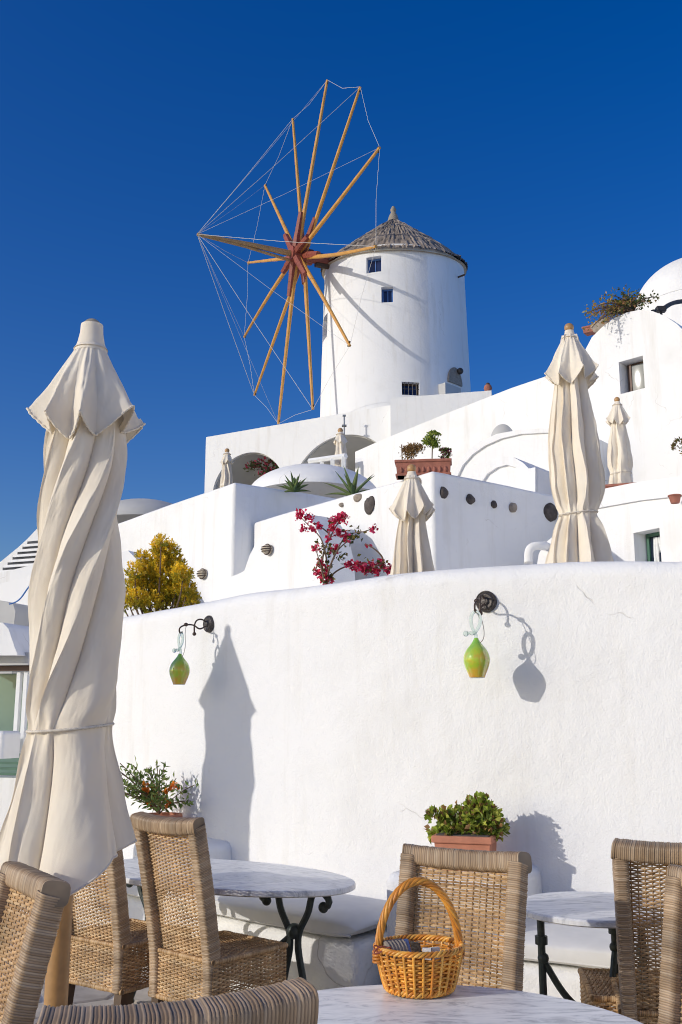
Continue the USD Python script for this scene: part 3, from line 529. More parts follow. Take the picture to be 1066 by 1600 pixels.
for q, n, tt, w, h, kind in WN:
    fw = .06; W2, H2 = w / 2 - .005, h / 2 - .005; m_ = 'blue_paint' if kind == 'blue' else 'dark_wood'
    wn = obj('window', cat([oriented(q, n, tt, -W2, -W2 + fw, -H2, H2, -.30, -.22), oriented(q, n, tt, W2 - fw, W2, -H2, H2, -.30, -.22), oriented(q, n, tt, -W2 + fw, W2 - fw, -H2, -H2 + fw, -.30, -.222), oriented(q, n, tt, -W2 + fw, W2 - fw, H2 - fw, H2, -.30, -.222)]), m_, mill, smooth=False)
    obj('pane', oriented(q, n, tt, -W2 + fw, W2 - fw, -H2 + fw, H2 - fw, -.28, -.26), 'blue_glass', wn, smooth=False)
    if kind == 'bars':
        for k in range(4): x = (k - 1.5) * w / 4.4; obj('iron_bar', tube([q + tt * x + n * -.06 + [0, 0, -H2], q + tt * x + n * -.06 + [0, 0, H2]], .014, 6), 'dark_iron', wn)
        obj('iron_bar', tube([q - tt * W2 + n * -.06, q + tt * W2 + n * -.06], .014, 6), 'dark_iron', wn)
    else:
        obj('glazing_bar', oriented(q, n, tt, -.018, .018, -H2 + fw, H2 - fw, -.26, -.235), m_, wn, smooth=False)
# little arched recess and lamp low at right
q = on_tower(711, 600); n = np.array([q[0] - TX, q[1] - TY, 0]); n /= np.linalg.norm(n); tt = np.array([-n[1], n[0], 0])
ap = arc(0, 0, .40, .62, 0, PI, 16); obj('arched_panel', hullm([q + tt * a + np.array([0, 0, b]) + n * c for a, b in ap for c in (-.2, .035)]), 'tan_stone', mill, smooth=False)
q2 = on_tower(715, 581); obj('lamp_globe', sphere(q2 + n * .12, .12, 2), 'dark_iron', mill); 
q3 = on_tower(702, 607); obj('sill_block', hullm([q3 + tt * a + np.array([0, 0, b]) + n * c for a in (-.5, .4) for b in (-.5, .05) for c in (-.1, .22)]), 'grey_plaster', mill, smooth=False)
# thatched roof: straw laid in layers
EZ = 18.32; APX = at(617, 343, 36)[2]
nt, nr = 420, 46; th = np.arange(nt) / nt * 2 * PI; rr_ = np.linspace(0, 1, nr)
T, R_ = np.meshgrid(th, rr_, indexing='ij'); rad = 2.81 * (1 - R_) ** 1.05 + .10 * R_
front = np.clip(-np.sin(T), 0, 1) ** 1.2
z = EZ + .10 + (APX - EZ - .10) * (R_ ** .96) - front * .40 * (1 - R_) ** 3
st1 = meshkit.noise(np.stack([T * 46, R_ * 5, T * 0], -1), 3); st2 = meshkit.noise(np.stack([T * 130, R_ * 9, T * 0], -1), 5)
lay = (R_ * 5.2 + .25 * meshkit.noise(np.stack([T * 20, T * 0, T * 0], -1), 8)) % 1.0
bumpr = (st1 - .5) * .07 + (st2 - .5) * .07 + (1 - lay) * .045 * (R_ < .93); rad = rad * (1 + bumpr * .18) + bumpr * .25; z = z + bumpr * .5 + (R_ == 0) * (st2 - .5) * .12
tv = np.stack([TX + rad * np.cos(T), TY + rad * np.sin(T), z], -1).reshape(-1, 3)
cl = (.55 + .9 * st2 * st1 + .22 * (meshkit.noise(np.stack([T * 3, R_ * 4, T * 0], -1), 2) - .3))[..., None] * np.array([.34, .275, .215]); cl = np.where((R_ > .93)[..., None], cl * .8, cl)
obj('roof', (tv, grid(nt, nr, True)), 'thatch', mill, smooth=True, cols=cl.reshape(-1, 3), label='grey weathered thatched cone')
ev = []
for a in th[::2]:
    fz = max(0, -math.sin(a)) ** 1.2 * .42; ev.append([(2.69 * math.cos(a), 2.69 * math.sin(a), EZ - fz * .8 - .04), (2.80 * math.cos(a), 2.80 * math.sin(a), EZ + .03 - fz)])
ev = np.array(ev) + [TX, TY, 0]; obj('eave', (ev.reshape(-1, 3), np.vstack([grid(len(ev), 2, True)])), 'pale_wood', mill, smooth=True)
obj('finial', lathe([(.001, APX - .15), (.24, APX - .1), (.17, APX + .18), (.09, APX + .32), (.13, APX + .5), (.05, APX + .62), (.001, APX + .63)], 16)[0:2] if False else move(lathe([(.001, APX - .15), (.24, APX - .1), (.17, APX + .15), (.09, APX + .30), (.12, APX + .42), (.05, APX + .56), (.001, APX + .57)], 16), (TX, TY, 0)), 'grey_wood', mill)
q = on_tower(716, 433); obj('spout', tube([q - n * .1, q + n * .3], .035, 6), 'dark_wood', mill)
# sails
HUB = np.array([-1.512, 34.6, 18.393]); sn = np.array([-.9026, -.4305, -.0065]); su = np.array([.43048, -.9026, 0]); sw = np.cross(su, sn); sw = sw if sw[2] > 0 else -sw
RS, PH = 6.361, -.15434; BOW = HUB + sn * 4.03
sails = thing('windmill_sails', 'twelve bare orange sail spars on a long bowsprit, roped together, left of the mill tower', 'sail wheel')
sh = np.array([TX, TY, 18.393]) + (HUB - np.array([TX, TY, 18.393])) * .30
obj('axle', tube([sh, HUB + (HUB - sh) / np.linalg.norm(HUB - sh) * .35], [.24, .20], 12), 'red_wood', sails); obj('axle_beam', tube([sh + [0, 0, -.22], HUB - sn * .6 + [0, 0, -.22]], .13, 8), 'dark_wood', sails)
obj('bowsprit', tube(np.array([HUB + sn * .2, HUB + sn * 2 + [0, 0, .02], BOW]), [.12, .09, .05], 10), 'spar_wood', sails)
obj('bowsprit_stay', tube(np.array([HUB + sn * .2 + [0, 0, -.25] + su * -.1, HUB + sn * 2.2 + [0, 0, -.10], BOW - [0, 0, .03]]), [.06, .05, .035], 8), 'spar_wood', sails)
rs = np.random.default_rng(12); TIPS = []
for k in range(12):
    a = PH + k * PI / 6; d = math.sin(a) * su + math.cos(a) * sw; tip = HUB + RS * d + sn * -.064; TIPS.append(tip)
    off = sn * (.16 if k % 2 else -.14) * 1.0; start = HUB + off - d * .55; pr_ = np.cross(d, sn)
    ln = np.array([0, .25, .5, .75, 1.0]); bend = rs.normal(0, .07) * np.sin(ln * PI)
    pts = spline([start + (tip - start) * t + pr_ * b + sn * abs(b) * .5 for t, b in zip(ln, bend)], 14)
    sp = obj('spar', tube(pts, np.linspace(.092, .048, 14), 8), 'orange_wood', sails)
    rp = HUB + off
    obj('spar_root', tube([rp - d * .75 + sn * .09, rp + d * .2 + sn * .09, rp + d * (1.55 if k % 3 else 1.2) + sn * .06], [.13, .15, .11], 6), 'red_wood', sp)
    obj('tip_peg', tube([tip - d * .12 - pr_ * .10, tip - d * .12 + pr_ * .10], .03, 6), 'dark_wood', sp)
for k in range(12):
    A_, B_ = TIPS[k], TIPS[(k + 1) % 12]; obj('rim_rope', tube([A_, (A_ + B_) / 2 - (A_ + B_ - 2 * HUB) * .01 - [0, 0, .05], B_], .0062, 4), 'rope', sails)
    obj('stay_rope', tube([BOW, (BOW + A_) / 2 - [0, 0, .05], A_], .005 if k % 2 else .0085, 4), 'rope', sails)
obj('hub', tube([HUB - sn * .45, HUB + sn * .42], .30, 12), 'red_wood', sails)

# ================================================================ CLOSED PARASOLS
def fold(phi, n, p=.62): return np.abs(np.sin(n * phi / 2)) ** p
def closed_umbrella(t, prof, cap, z_tie, twist, seed, N=300, M=120, n=7, ball=.028, pole_r=.026, foot=True, ragged=.0, A0=.34, pw=.62, droop=None, ball_mat='pole_wood'):
    """prof: (z, radius) down the body; cap: (z_top, z_hem, r_hem); local z up from the floor."""
    rg = np.random.default_rng(seed); w1, w2, w3 = rg.uniform(0, 6, 3)
    prof = np.array(prof)[::-1]; zz = np.linspace(prof[0, 0], prof[-1, 0], M); th = np.arange(N) / N * 2 * PI; Tt, Z = np.meshgrid(th, zz, indexing='ij')
    R = PchipInterpolator(prof[:, 0], prof[:, 1])(Z); zt0 = prof[-1, 0]
    up_ = np.clip((Z - z_tie) / (zt0 - z_tie), 0, 1); tw = twist * up_ + .25 * meshkit.noise(np.stack([Z * 3, Z * 0 + seed, Z * 0], -1), seed)
    phi = Tt + .46 * np.sin(Tt + w1 - tw) + .20 * np.sin(2 * Tt + w2 - 2 * tw) + .5 * (meshkit.noise(np.stack([np.cos(Tt - tw) * .9, np.sin(Tt - tw) * .9, Z * 2.2 + seed], -1), seed + 2) - .5) - tw
    tight = np.exp(-((Z - z_tie) / .05) ** 2); A = A0 * (1 - .62 * tight)
    f = fold(phi, n, pw); fine = np.sin(phi * n * 2.0 + 5 * meshkit.noise(np.stack([np.cos(Tt) * 2, np.sin(Tt) * 2, Z * 5], -1), seed + 3))
    big = (meshkit.fbm(np.stack([np.cos(phi) * 1.6, np.sin(phi) * 1.6, Z * 3.2], -1), 3, seed + 1) - .5)
    wr = meshkit.fbm(np.stack([np.cos(phi) * 6, np.sin(phi) * 6, Z * 5.5], -1), 4, seed + 6) - .5
    rr = R * (1 - A + A * 1.25 * f + .012 * fine * (1 + 2.5 * tight) + .32 * big * (1 - .6 * tight) + .10 * wr)
    lean = .85 * (1 - .5 * tight) / n; T2 = Tt + lean * np.sin(n * phi)
    low = np.clip((z_tie - Z) / max(z_tie - prof[0, 0], .01), 0, 1)
    zq = Z - low ** 2 * ragged * (.5 - f * .6 + 1.2 * (meshkit.noise(np.stack([np.cos(Tt) * 1.3, np.sin(Tt) * 1.3, Z * 0 + seed], -1), 2) - .3))
    if droop is not None: zq = zq - low ** 1.3 * droop(Tt)
    V = np.stack([rr * np.cos(T2), rr * np.sin(T2), zq], -1)
    BV = V
    can = obj('canopy', (V.reshape(-1, 3), grid(N, M, True)), 'canvas', t, smooth=True)
    hem = V[:, 0]; obj('hem', tube(hem, .0032, 5, closed=True), 'canvas', can, smooth=True)
    zc, zh, rh = cap; m = 46; s = np.linspace(0, 1, m); Tt, S = np.meshgrid(th, s, indexing='ij'); phi = Tt + .22 * np.sin(Tt + w3) + .08 * np.sin(3 * Tt + w1)
    f = .5 - .5 * np.cos(n * phi); f = .6 * f + .4 * fold(phi, n, .75); r0 = ball * .95
    rr = r0 + (rh - r0) * (S ** .92) * (1 - .42 * S ** .8 + .52 * S ** .8 * f) + .012 * S * np.sin(phi * 19 + S * 3) * (1 - S)
    rr += .010 * rh / .18 * (meshkit.fbm(np.stack([np.cos(Tt) * 7, np.sin(Tt) * 7, S * 7], -1), 3, seed + 4) - .5) * S; rr += .012 * np.sin(S * PI) + .03 * rh * (meshkit.fbm(np.stack([np.cos(Tt) * 3, np.sin(Tt) * 3, S * 4], -1), 3, seed + 9) - .5) * S * 3
    zq = zc + (zh - zc) * S + .20 * (zc - zh) * S ** 3 * f ** 1.2 - .03 * S ** 2 * np.sin(Tt * 2 + w2)
    T2 = Tt + .7 / n * np.sin(n * phi) * S
    V = np.stack([rr * np.cos(T2), rr * np.sin(T2), zq], -1); cp = obj('top_cap', (V.reshape(-1, 3), grid(N, m, True)[:, ::-1]), 'canvas', t, smooth=True)
    hem = V[:, -1]; ang = np.arange(N); obj('hem', tube(hem + np.c_[np.cos(th), np.sin(th), 0 * th] * 0.001, .0038 + .0012 * np.sin(ang * 1.1), 6, closed=True), 'canvas', cp, smooth=True)
    # inside of the hem turns in towards the pole
    inn = np.stack([V[:, -1], V[:, -1] * [.93, .93, 1] + [0, 0, .018]], 1); obj('turned_hem', (inn.reshape(-1, 3), grid(N, 2, True)), 'canvas', cp, smooth=True)
    obj('collar', lathe([(ball * 1.9, zc - .035), (ball * 1.25, zc - .006), (ball * 1.02, zc + .012), (ball * 1.0, zc + .022)], 40), 'canvas', t, smooth=True)
    obj('finial', sphere((0, 0, zc + .022 + ball * .8), ball * 1.08, 3), ball_mat, t, smooth=True)
    kz = int(np.argmin(np.abs(zz - z_tie))); a = np.linspace(0, 2 * PI, 160, endpoint=False); A2 = np.mod(np.arctan2(BV[:, kz, 1], BV[:, kz, 0]), 2 * PI); RR = np.hypot(BV[:, kz, 0], BV[:, kz, 1])
    rt = np.array([RR[np.abs((A2 - q + PI) % (2 * PI) - PI) < .22].max() for q in a]); rt = np.convolve(np.r_[rt[-6:], rt, rt[:6]], np.ones(13) / 13, 'valid') + .002
    obj('tie_cord', tube(np.stack([rt * np.cos(a), rt * np.sin(a), z_tie + .012 * np.sin(a + 1)], 1), .0046 + .0009 * np.sin(np.arange(160) * 2.1), 6, closed=True), 'cord', t, smooth=True)
    obj('pole', tube([[0, 0, .0], [0, 0, zc + .02]], pole_r, 16), 'pole_wood', t, smooth=30)
    if foot:
        obj('pole_sleeve', tube([[0, 0, .0], [0, 0, .42]], pole_r * 1.12, 16), 'pole_foot', t)
        obj('base', lathe([(.001, .07), (.05, .07), (.06, .05), (.26, .045), (.28, .02), (.28, 0)], 36), 'dark_iron', t)
def place_by(px, Y, z0): p = at(px, 1000, Y); return np.array([p[0], p[1], z0])
def zpix(px, py, Y): return at(px, py, Y)[2]
GR = 'closed cream parasols'
Yu = 3.3; p0 = np.array([-.877, Yu, 0]); zf = lambda py: zpix(120, py, Yu)
u1 = thing('parasol', 'large closed cream parasol with twisted folds and frayed hem in the left foreground', 'parasol', p0, group=None)
closed_umbrella(u1, [(zf(545), .04), (zf(600), .085), (zf(690), .122), (zf(800), .134), (zf(930), .138), (zf(1050), .139), (zf(1110), .132), (zf(1137), .124), (zf(1160), .130), (zf(1230), .160), (zf(1305), .200)], (zf(532), zf(688), .182), zf(1137), 2.9, 5, 640, 280, 8, .031, .036, True, .035, .33, .55, lambda T: .185 * (.5 - .5 * np.sin(T + .35)) ** 2.2, 'grey_wood')
obj('finial_cover', lathe([(.058, zf(552)), (.046, zf(535)), (.040, zf(522)), (.038, zf(508))], 40), 'canvas', u1, smooth=True)
Yu = 6.4; zf2 = lambda py: zpix(905, py, Yu); z0 = 1.15; pb_ = at(906, 850, Yu); 
u2 = thing('parasol', 'tall closed cream parasol with a cord round its waist, behind the curved wall', 'parasol', (pb_[0], Yu, z0))
closed_umbrella(u2, [(zf2(525) - z0, .05), (zf2(600) - z0, .10), (zf2(700) - z0, .150), (zf2(760) - z0, .158), (zf2(790) - z0, .135), (zf2(803) - z0, .118), (zf2(825) - z0, .15), (zf2(880) - z0, .20), (zf2(930) - z0, .215)], (zf2(522) - z0, zf2(602) - z0, .178), zf2(803) - z0, -.25, 8, 300, 140, 7, .030, .03, True, .05, .42)
Yu = 7.2; zf3 = lambda py: zpix(645, py, Yu); pb_ = at(645, 850, Yu)
u3 = thing('parasol', 'shorter closed cream parasol hanging straight beside the corner of the stone set block', 'parasol', (pb_[0], Yu, z0))
closed_umbrella(u3, [(zf3(745) - z0, .05), (zf3(810) - z0, .085), (zf3(850) - z0, .115), (zf3(900) - z0, .150), (zf3(960) - z0, .165)], (zf3(742) - z0, zf3(812) - z0, .158), zf3(955) - z0, -.1, 12, 260, 90, 8, .032, .03, True, .04, .5)
Yu = 14.3; zf4 = lambda py: zpix(970, py, Yu); z0 = zf4(800); pb_ = at(970, 720, Yu)
u4 = thing('parasol', 'small closed cream parasol in front of the vaulted house, below its window', 'parasol', (pb_[0], Yu, z0))
closed_umbrella(u4, [(zf4(632) - z0, .06), (zf4(665) - z0, .10), (zf4(700) - z0, .155), (zf4(725) - z0, .175), (zf4(740) - z0, .15), (zf4(750) - z0, .17), (zf4(765) - z0, .19)], (zf4(630) - z0, zf4(664) - z0, .175), zf4(740) - z0, -.5, 15, 200, 70, 7, .04, .03, False, .03, .45)
for px, py, pb2, Yu, sd_, lab in [(532, 675, 735, 23.2, 21, 'tiny closed parasol behind the white railing, in front of the right arch under the mill'), (355, 706, 765, 26.0, 25, 'tiny closed parasol at the left arch under the mill')]:
    zz5 = lambda q: zpix(px, q, Yu); z0 = zz5(pb2 + 12); pp = at(px, py, Yu); sc = .9
    t = thing('parasol', lab, 'parasol', (pp[0], Yu, z0))
    closed_umbrella(t, [(zz5(py + 3) - z0, .05), (zz5(py + 20) - z0, .11), (zz5(py + 40) - z0, .145), (zz5(pb2) - z0, .17)], (zz5(py + 2) - z0, zz5(py + 19) - z0, .165), zz5(pb2 - 5) - z0, -.2, sd_, 120, 40, 7, .06, .04, False, 0, .5)

# ================================================================ WICKER
PAL = np.array([(.45, .27, .12), (.53, .335, .16), (.37, .215, .095), (.58, .395, .21), (.49, .305, .145)])
PALG = np.array([(.36, .245, .145), (.41, .29, .18), (.315, .21, .12), (.43, .315, .205), (.37, .255, .155)])
rw = np.random.default_rng(5)
def strands(P, Nn, hz, ht):
    """P: (rows, k, 3) centre lines, Nn: their normals; four-sided flat strands, hz half width, ht half thickness."""
    rws, k, _ = P.shape; t = np.gradient(P, axis=1); t /= np.linalg.norm(t, axis=2, keepdims=True); s = np.cross(Nn, t); s /= np.linalg.norm(s, axis=2, keepdims=True)
    V = np.stack([P + s * hz, P + Nn * ht, P - s * hz, P - Nn * ht], 2); i, j, c = np.meshgrid(np.arange(rws), np.arange(k - 1), np.arange(4), indexing='ij'); b = lambda i, j, c: (i * k + j) * 4 + c % 4
    f = quads(np.stack([b(i, j, c), b(i, j, c + 1), b(i, j + 1, c + 1), b(i, j + 1, c)], -1).reshape(-1, 4)); return V.reshape(-1, 3), f
def weave(S, W, H, sp=.024, pitch=.0074, amp=.0034, pal=PAL, hz=.0033, ht=.0016):
    """S(u, v) -> (points, normals) of the surface, u across W, v up H (metres)."""
    nst = max(2, int(round(W / sp))); sp = W / nst; u = np.linspace(0, W, nst * 4 + 1); v = np.arange(pitch / 2, H, pitch); v = v + rw.normal(0, .0005, len(v))
    U, Vv = np.meshgrid(u, v); off = amp * np.cos(PI * (U / sp - .5) + PI * np.arange(len(v))[:, None]); Vv = Vv + (meshkit.noise(np.stack([U * 25, Vv * 30, U * 0], -1), 4) - .5) * .003
    P, Nn = S(U, Vv); a = strands(P + Nn * off[..., None], Nn, hz, ht); ca = np.repeat(pal[rw.integers(0, len(pal), len(v))], U.shape[1] * 4, 0) * rw.uniform(.85, 1.12, (len(a[0]) // 4, 1)).repeat(4, 0)
    us = (np.arange(nst) + .5) * sp; vs = np.linspace(0, H, 10); Us, Vs = np.meshgrid(us, vs, indexing='ij'); P, Nn = S(Us, Vs); b = strands(P, Nn, .0026, .0024); cb = np.repeat(pal[rw.integers(0, len(pal), nst)] * .85, 40, 0)
    return cat([a, b]), np.vstack([ca, cb])
def wrap(pts, ux, a, b, pitch=.0062, ridge=.0016, pal=PALG, sides=18):
    """A frame member wound round with cane; pts centre line, ux the direction of half width a, half depth b across it."""
    p = np.asarray(pts, float); L = np.linalg.norm(np.diff(p, axis=0), axis=1).sum(); nw = int(L / pitch); n = nw * 4 + 1; q = spline(p, n) if len(p) > 2 else p[0] + (p[1] - p[0]) * np.linspace(0, 1, n)[:, None]
    t = np.gradient(q, axis=0); t /= np.linalg.norm(t, axis=1, keepdims=True); ux = np.asarray(ux, float); X = ux - t * (t @ ux)[:, None]; X /= np.linalg.norm(X, axis=1, keepdims=True); Yv = np.cross(t, X)
    k = np.arange(n); wi = k // 4; jit = rw.normal(0, .0006, nw + 2)[wi]; rg = ridge * np.abs(np.sin(PI * k / 4.0)) + jit
    th = np.arange(sides) / sides * 2 * PI; c, s = np.cos(th), np.sin(th); cx = np.sign(c) * np.abs(c) ** .55; sy = np.sign(s) * np.abs(s) ** .55
    slant = t[:, None] * (pitch * .5 * np.sin(th + .6))[None, :, None]
    V = q[:, None] + X[:, None] * ((a + rg)[:, None] * cx)[..., None] + Yv[:, None] * ((b + rg)[:, None] * sy)[..., None] + slant
    i, j = np.meshgrid(np.arange(n - 1), np.arange(sides), indexing='ij'); j2 = (j + 1) % sides; f = quads(np.stack([i * sides + j, i * sides + j2, (i + 1) * sides + j2, (i + 1) * sides + j], -1).reshape(-1, 4))
    cols = pal[rw.integers(0, len(pal), nw + 2)][wi] * np.where(k % 4 == 0, .5, 1.0)[:, None]; cols = np.repeat(cols, sides, 0)
    v = V.reshape(-1, 3); m = len(v); v = np.vstack([v, q[0], q[-1]]); j = np.arange(sides); j2 = (j + 1) % sides
    f = np.vstack([f, np.stack([np.full(sides, m), j2, j], 1), np.stack([np.full(sides, m + 1), (n - 1) * sides + j, (n - 1) * sides + j2], 1)]); return (v, f), np.vstack([cols, cols[:1], cols[-1:]])
HW = .212
def back_y(z): return -.195 - .125 * np.clip((z - .40) / .63, 0, 1.2) ** 1.25
def build_chair(t):
    zs_ = np.linspace(.265, 1.0, 9)
    for sx in (-1, 1):
        (m, c) = wrap([[sx * (HW - .026 - .012 * (1 - (z - .265) / .735)), float(back_y(z)), z] for z in zs_], (1, 0, 0), .026, .036); obj('back_post', m, 'wicker', t, smooth=True, cols=c)
    xs = np.linspace(-HW + .004, HW - .004, 9); (m, c) = wrap([[x, float(back_y(1.005)) - .022 * (1 - (x / HW) ** 2), 1.005 - .010 * (1 - (x / HW) ** 2)] for x in xs], (0, 1, .18), .036, .031); obj('top_rail', m, 'wicker', t, smooth=True, cols=c)
    Wp = 2 * (HW - .048)
    def S(u, v):
        x = u - Wp / 2; z = .43 + v; y = back_y(z) + .004 - .020 * (1 - (x / (Wp / 2)) ** 2) * np.clip(v / .25, 0, 1); P = np.stack([x, y, z], -1); e = 1e-3
        dz = (back_y(z + e) - back_y(z)) / e; N_ = np.stack([0 * x, -1 + 0 * x, dz], -1); return P, N_ / np.linalg.norm(N_, axis=-1, keepdims=True)
    m, c = weave(S, Wp, .55); obj('backrest_weave', m, 'wicker', t, smooth=False, cols=c, kind='stuff')
    zt, zb, ys, yf, xb = .455, .27, -.215, .215, HW - .008
    def plane(o, du, dv, n): o, du, dv, n = map(np.array, (o, du, dv, n)); return lambda u, v: (o + u[..., None] * du + v[..., None] * dv + 0.0, np.broadcast_to(n.astype(float), u.shape + (3,)))
    for nm, o, du, n, w in [('apron_weave', (-xb, ys, zb), (1., 0, 0), (0, -1, 0), 2 * xb), ('apron_weave', (xb, yf, zb), (-1., 0, 0), (0, 1, 0), 2 * xb), ('apron_weave', (xb, ys, zb), (0, 1., 0), (1, 0, 0), yf - ys), ('apron_weave', (-xb, yf, zb), (0, -1., 0), (-1, 0, 0), yf - ys)]:
        m, c = weave(plane(o, du, (0, 0, 1.), n), w, zt - zb, .0235, .0076); obj(nm, m, 'wicker', t, smooth=False, cols=c, kind='stuff')
    def Ss(u, v): x = u - xb; y = ys + v; z = zt - .012 * (1 - (x / xb) ** 2) * (1 - (y / yf) ** 2); return np.stack([x, y, z], -1), np.broadcast_to(np.array([0, 0, 1.]), u.shape + (3,))
    m, c = weave(Ss, 2 * xb, yf - ys, .0235, .0076); obj('seat_weave', m, 'wicker', t, smooth=False, cols=c, kind='stuff')
    ring_ = np.array([(-xb, ys), (xb, ys), (xb, yf), (-xb, yf)])
    for k in range(4):
        a, b = ring_[k], ring_[(k + 1) % 4]
        for z, r in ((zt, .009), (zb, .010)): m, c = wrap([[*a, z], [*b, z]], (0, 0, 1), r, r, .007, .001, PAL, 8); obj('edge_binding', m, 'wicker', t, smooth=True, cols=c)
    for sx in (-1, 1):
        for sy in (-1, 1): x, y = sx * (xb - .03), sy * (.215 - .03); obj('leg', hullm([(x + a * w, y + b * w + (0 if sy > 0 else -.03 * (z < .1)), z) for z, w in ((0, .017), (.28, .023)) for a in (-1, 1) for b in (-1, 1)]), 'dark_wood', t, smooth=False)
def face(fx, fy): return math.atan2(-fx, fy)
def chair_at(back_mid, f): f = np.array(f, float) / np.linalg.norm(f); c = np.array(back_mid[:2]) + f * .215; return (c[0], c[1], 0), face(*f)
GC = None
loc, rz = chair_at((-.680, 4.53), (.66, .75)); ch = thing('wicker_chair', 'high backed wicker chair at the left marble table, right of the big parasol', 'chair', loc, rz); build_chair(ch)
for bm, fdir, lab in [((-1.125, 4.80), (.57, .82), 'wicker chair partly hidden behind the skirt of the big twisted parasol'),
                      ((.345, 3.275), (-.49, -.87), 'wicker chair facing the table with the honey basket, in front of the succulents'),
                      ((-.93, 2.82), (-.84, -.545), 'wicker chair cut by the left edge of the picture, in front of the big parasol'),
                      ((-.285, 1.72), (-.39, .92), 'nearest wicker chair, only its wound top rail showing along the bottom edge'),
                      ((1.165, 3.66), (.20, .98), 'tall wicker chair with light through its weave, right of the small round table'),
                      ((.99, 2.76), (-.80, -.60), 'wicker chair leaning in at the bottom right corner'),
                      ((1.36, 4.02), (-1.0, .12), 'wicker chair mostly hidden behind the small right table, only its dark seat corner showing')]:
    loc, rz = chair_at(bm, fdir); dup(ch, loc, rz, lab)

# ================================================================ TABLES
def disc(a, b, z0, z1, n=96):
    th = np.arange(n) / n * 2 * PI; pr = [(1 - .012 / a, z0), (1, z0 + .006), (1, z1 - .008), (1 - .004 / a, z1 - .002), (1 - .010 / a, z1)]
    V = np.array([[[a * k * math.cos(t), b * k * math.sin(t), z] for k, z in pr] for t in th]); v = V.reshape(-1, 3); f = grid(n, 5, True); v = np.vstack([v, [0, 0, z0], [0, 0, z1]]); i = np.arange(n); j = (i + 1) % n
    return v, np.vstack([f, np.stack([np.full(n, n * 5), j * 5, i * 5], 1), np.stack([np.full(n, n * 5 + 1), i * 5 + 4, j * 5 + 4], 1)])
def bow_frame(t, x, half, zk=.50, zt=.70):
    """Two cast iron bars that bow towards each other, joined by a knot, with scrolls at the top."""
    for s in (-1, 1):
        q = [(half + .030, zt - .060), (half + .058, zt - .03), (half + .03, zt), (half - .03, zt - .006), (.085, zt - .075), (.030, zk), (.045, zk - .17), (.080, zk - .32), (.13, .02)]
        obj('frame_bar', tube(spline([[x + s * a, 0, b] for a, b in q], 44), .0165, 8), 'iron', t)
        obj('scroll', sphere([x + s * (half + .026), 0, zt - .060], .025, 2, (1, .8, 1)), 'iron', t); obj('foot', sphere([x + s * .132, 0, .016], .024, 2, (1.2, 1, .7)), 'iron', t)
    obj('knot', sphere([x, 0, zk], .036, 2), 'iron', t)
    return np.array([x, 0, zk])
tc = np.array([-.60, 5.20]); t1 = thing('marble_table', 'long oval marble table on bowed iron legs in front of the long cushion', 'table', (*tc, 0), math.atan2(-.56, .83))
obj('table_top', disc(.76, .40, .662, .692, 128), 'marble', t1)
a = bow_frame(t1, .46, .14, .47, .65); b = bow_frame(t1, -.46, .14, .47, .65)
obj('stretcher', tube(spline([a, a + [-.10, 0, -.08], [.14, 0, .30], [-.14, 0, .30], b + [.10, 0, -.08], b], 30), .013, 8), 'iron', t1)
obj('brace', tube([[-.46, 0, .652], [.46, 0, .652]], .010, 6), 'iron', t1)
t2 = thing('marble_table', 'small round marble table with straight iron legs at the right bench', 'table', (.985, 4.05, 0)); obj('table_top', disc(.31, .31, .714, .742, 96), 'marble', t2)
for k in range(3):
    an = math.radians(180 + k * 120); d = np.array([math.cos(an), math.sin(an), 0]); obj('leg', tube([d * .22 + [0, 0, .0], d * .22 + [0, 0, .715]], .0145, 10), 'iron', t2); obj('collar', tube([d * .22 + [0, 0, .60], d * .22 + [0, 0, .63]], .024, 10), 'iron', t2)
    obj('brace', tube(spline([d * .22 + [0, 0, .55], d * .19 + [0, 0, .50], d * .12 + [0, 0, .40], d * .02 + [0, 0, .34], -d * .04 + [0, 0, .33]], 16), .013, 8), 'iron', t2); obj('boss', sphere(d * .215 + [0, 0, .55], .022, 1), 'iron', t2)
t3 = thing('marble_table', 'foreground marble table carrying the honey coloured basket', 'table', (.20, 2.38, 0)); obj('table_top', disc(.55, .53, .708, .74, 128), 'marble', t3)
a = bow_frame(t3, .24, .12); b = bow_frame(t3, -.24, .12); obj('stretcher', tube([a, b], .013, 8), 'iron', t3)

# ================================================================ BASKET
bp = atz(656, 1549, .741); bk = thing('cane_basket', 'honey coloured woven cane basket with an arched handle on the foreground table', 'basket', (bp[0], bp[1], .741), .25)
PB = np.array([(.66, .27, .035), (.74, .34, .05), (.55, .20, .025), (.78, .42, .09), (.62, .25, .035)])
bh = .112; br = lambda z: .083 + (.114 - .083) * np.clip(z / bh, 0, 1) ** .75
ns = 28
parts, cl = [], []
rows = np.arange(.022, bh - .012, .0058); k = ns * 6
for i, z in enumerate(rows):
    th = np.arange(k) / k * 2 * PI; r = br(z) + .0042 * np.cos(th * ns / 2 + PI * i); m = tube(np.stack([r * np.cos(th), r * .92 * np.sin(th), z + .0006 * np.sin(th * 5 + i)], 1), .0028, 6, closed=True); parts.append(m); cl.append(np.repeat(PB[rw.integers(0, 5)][None] * .95, len(m[0]), 0))
obj('weavers', cat(parts), 'basket_cane', bk, smooth=True, cols=np.vstack(cl), kind='stuff')
for i in range(ns):
    a = i / ns * 2 * PI + .02; d = np.array([math.cos(a), .92 * math.sin(a), 0]); m = tube([d * (br(z) + (.0045 if i % 2 else .0035)) + [0, 0, z] for z in np.linspace(.008, bh - .002, 8)], .0037, 6); obj('stake', m, 'basket_cane', bk, smooth=True, cols=np.repeat(PB[rw.integers(0, 5)][None], len(m[0]), 0))
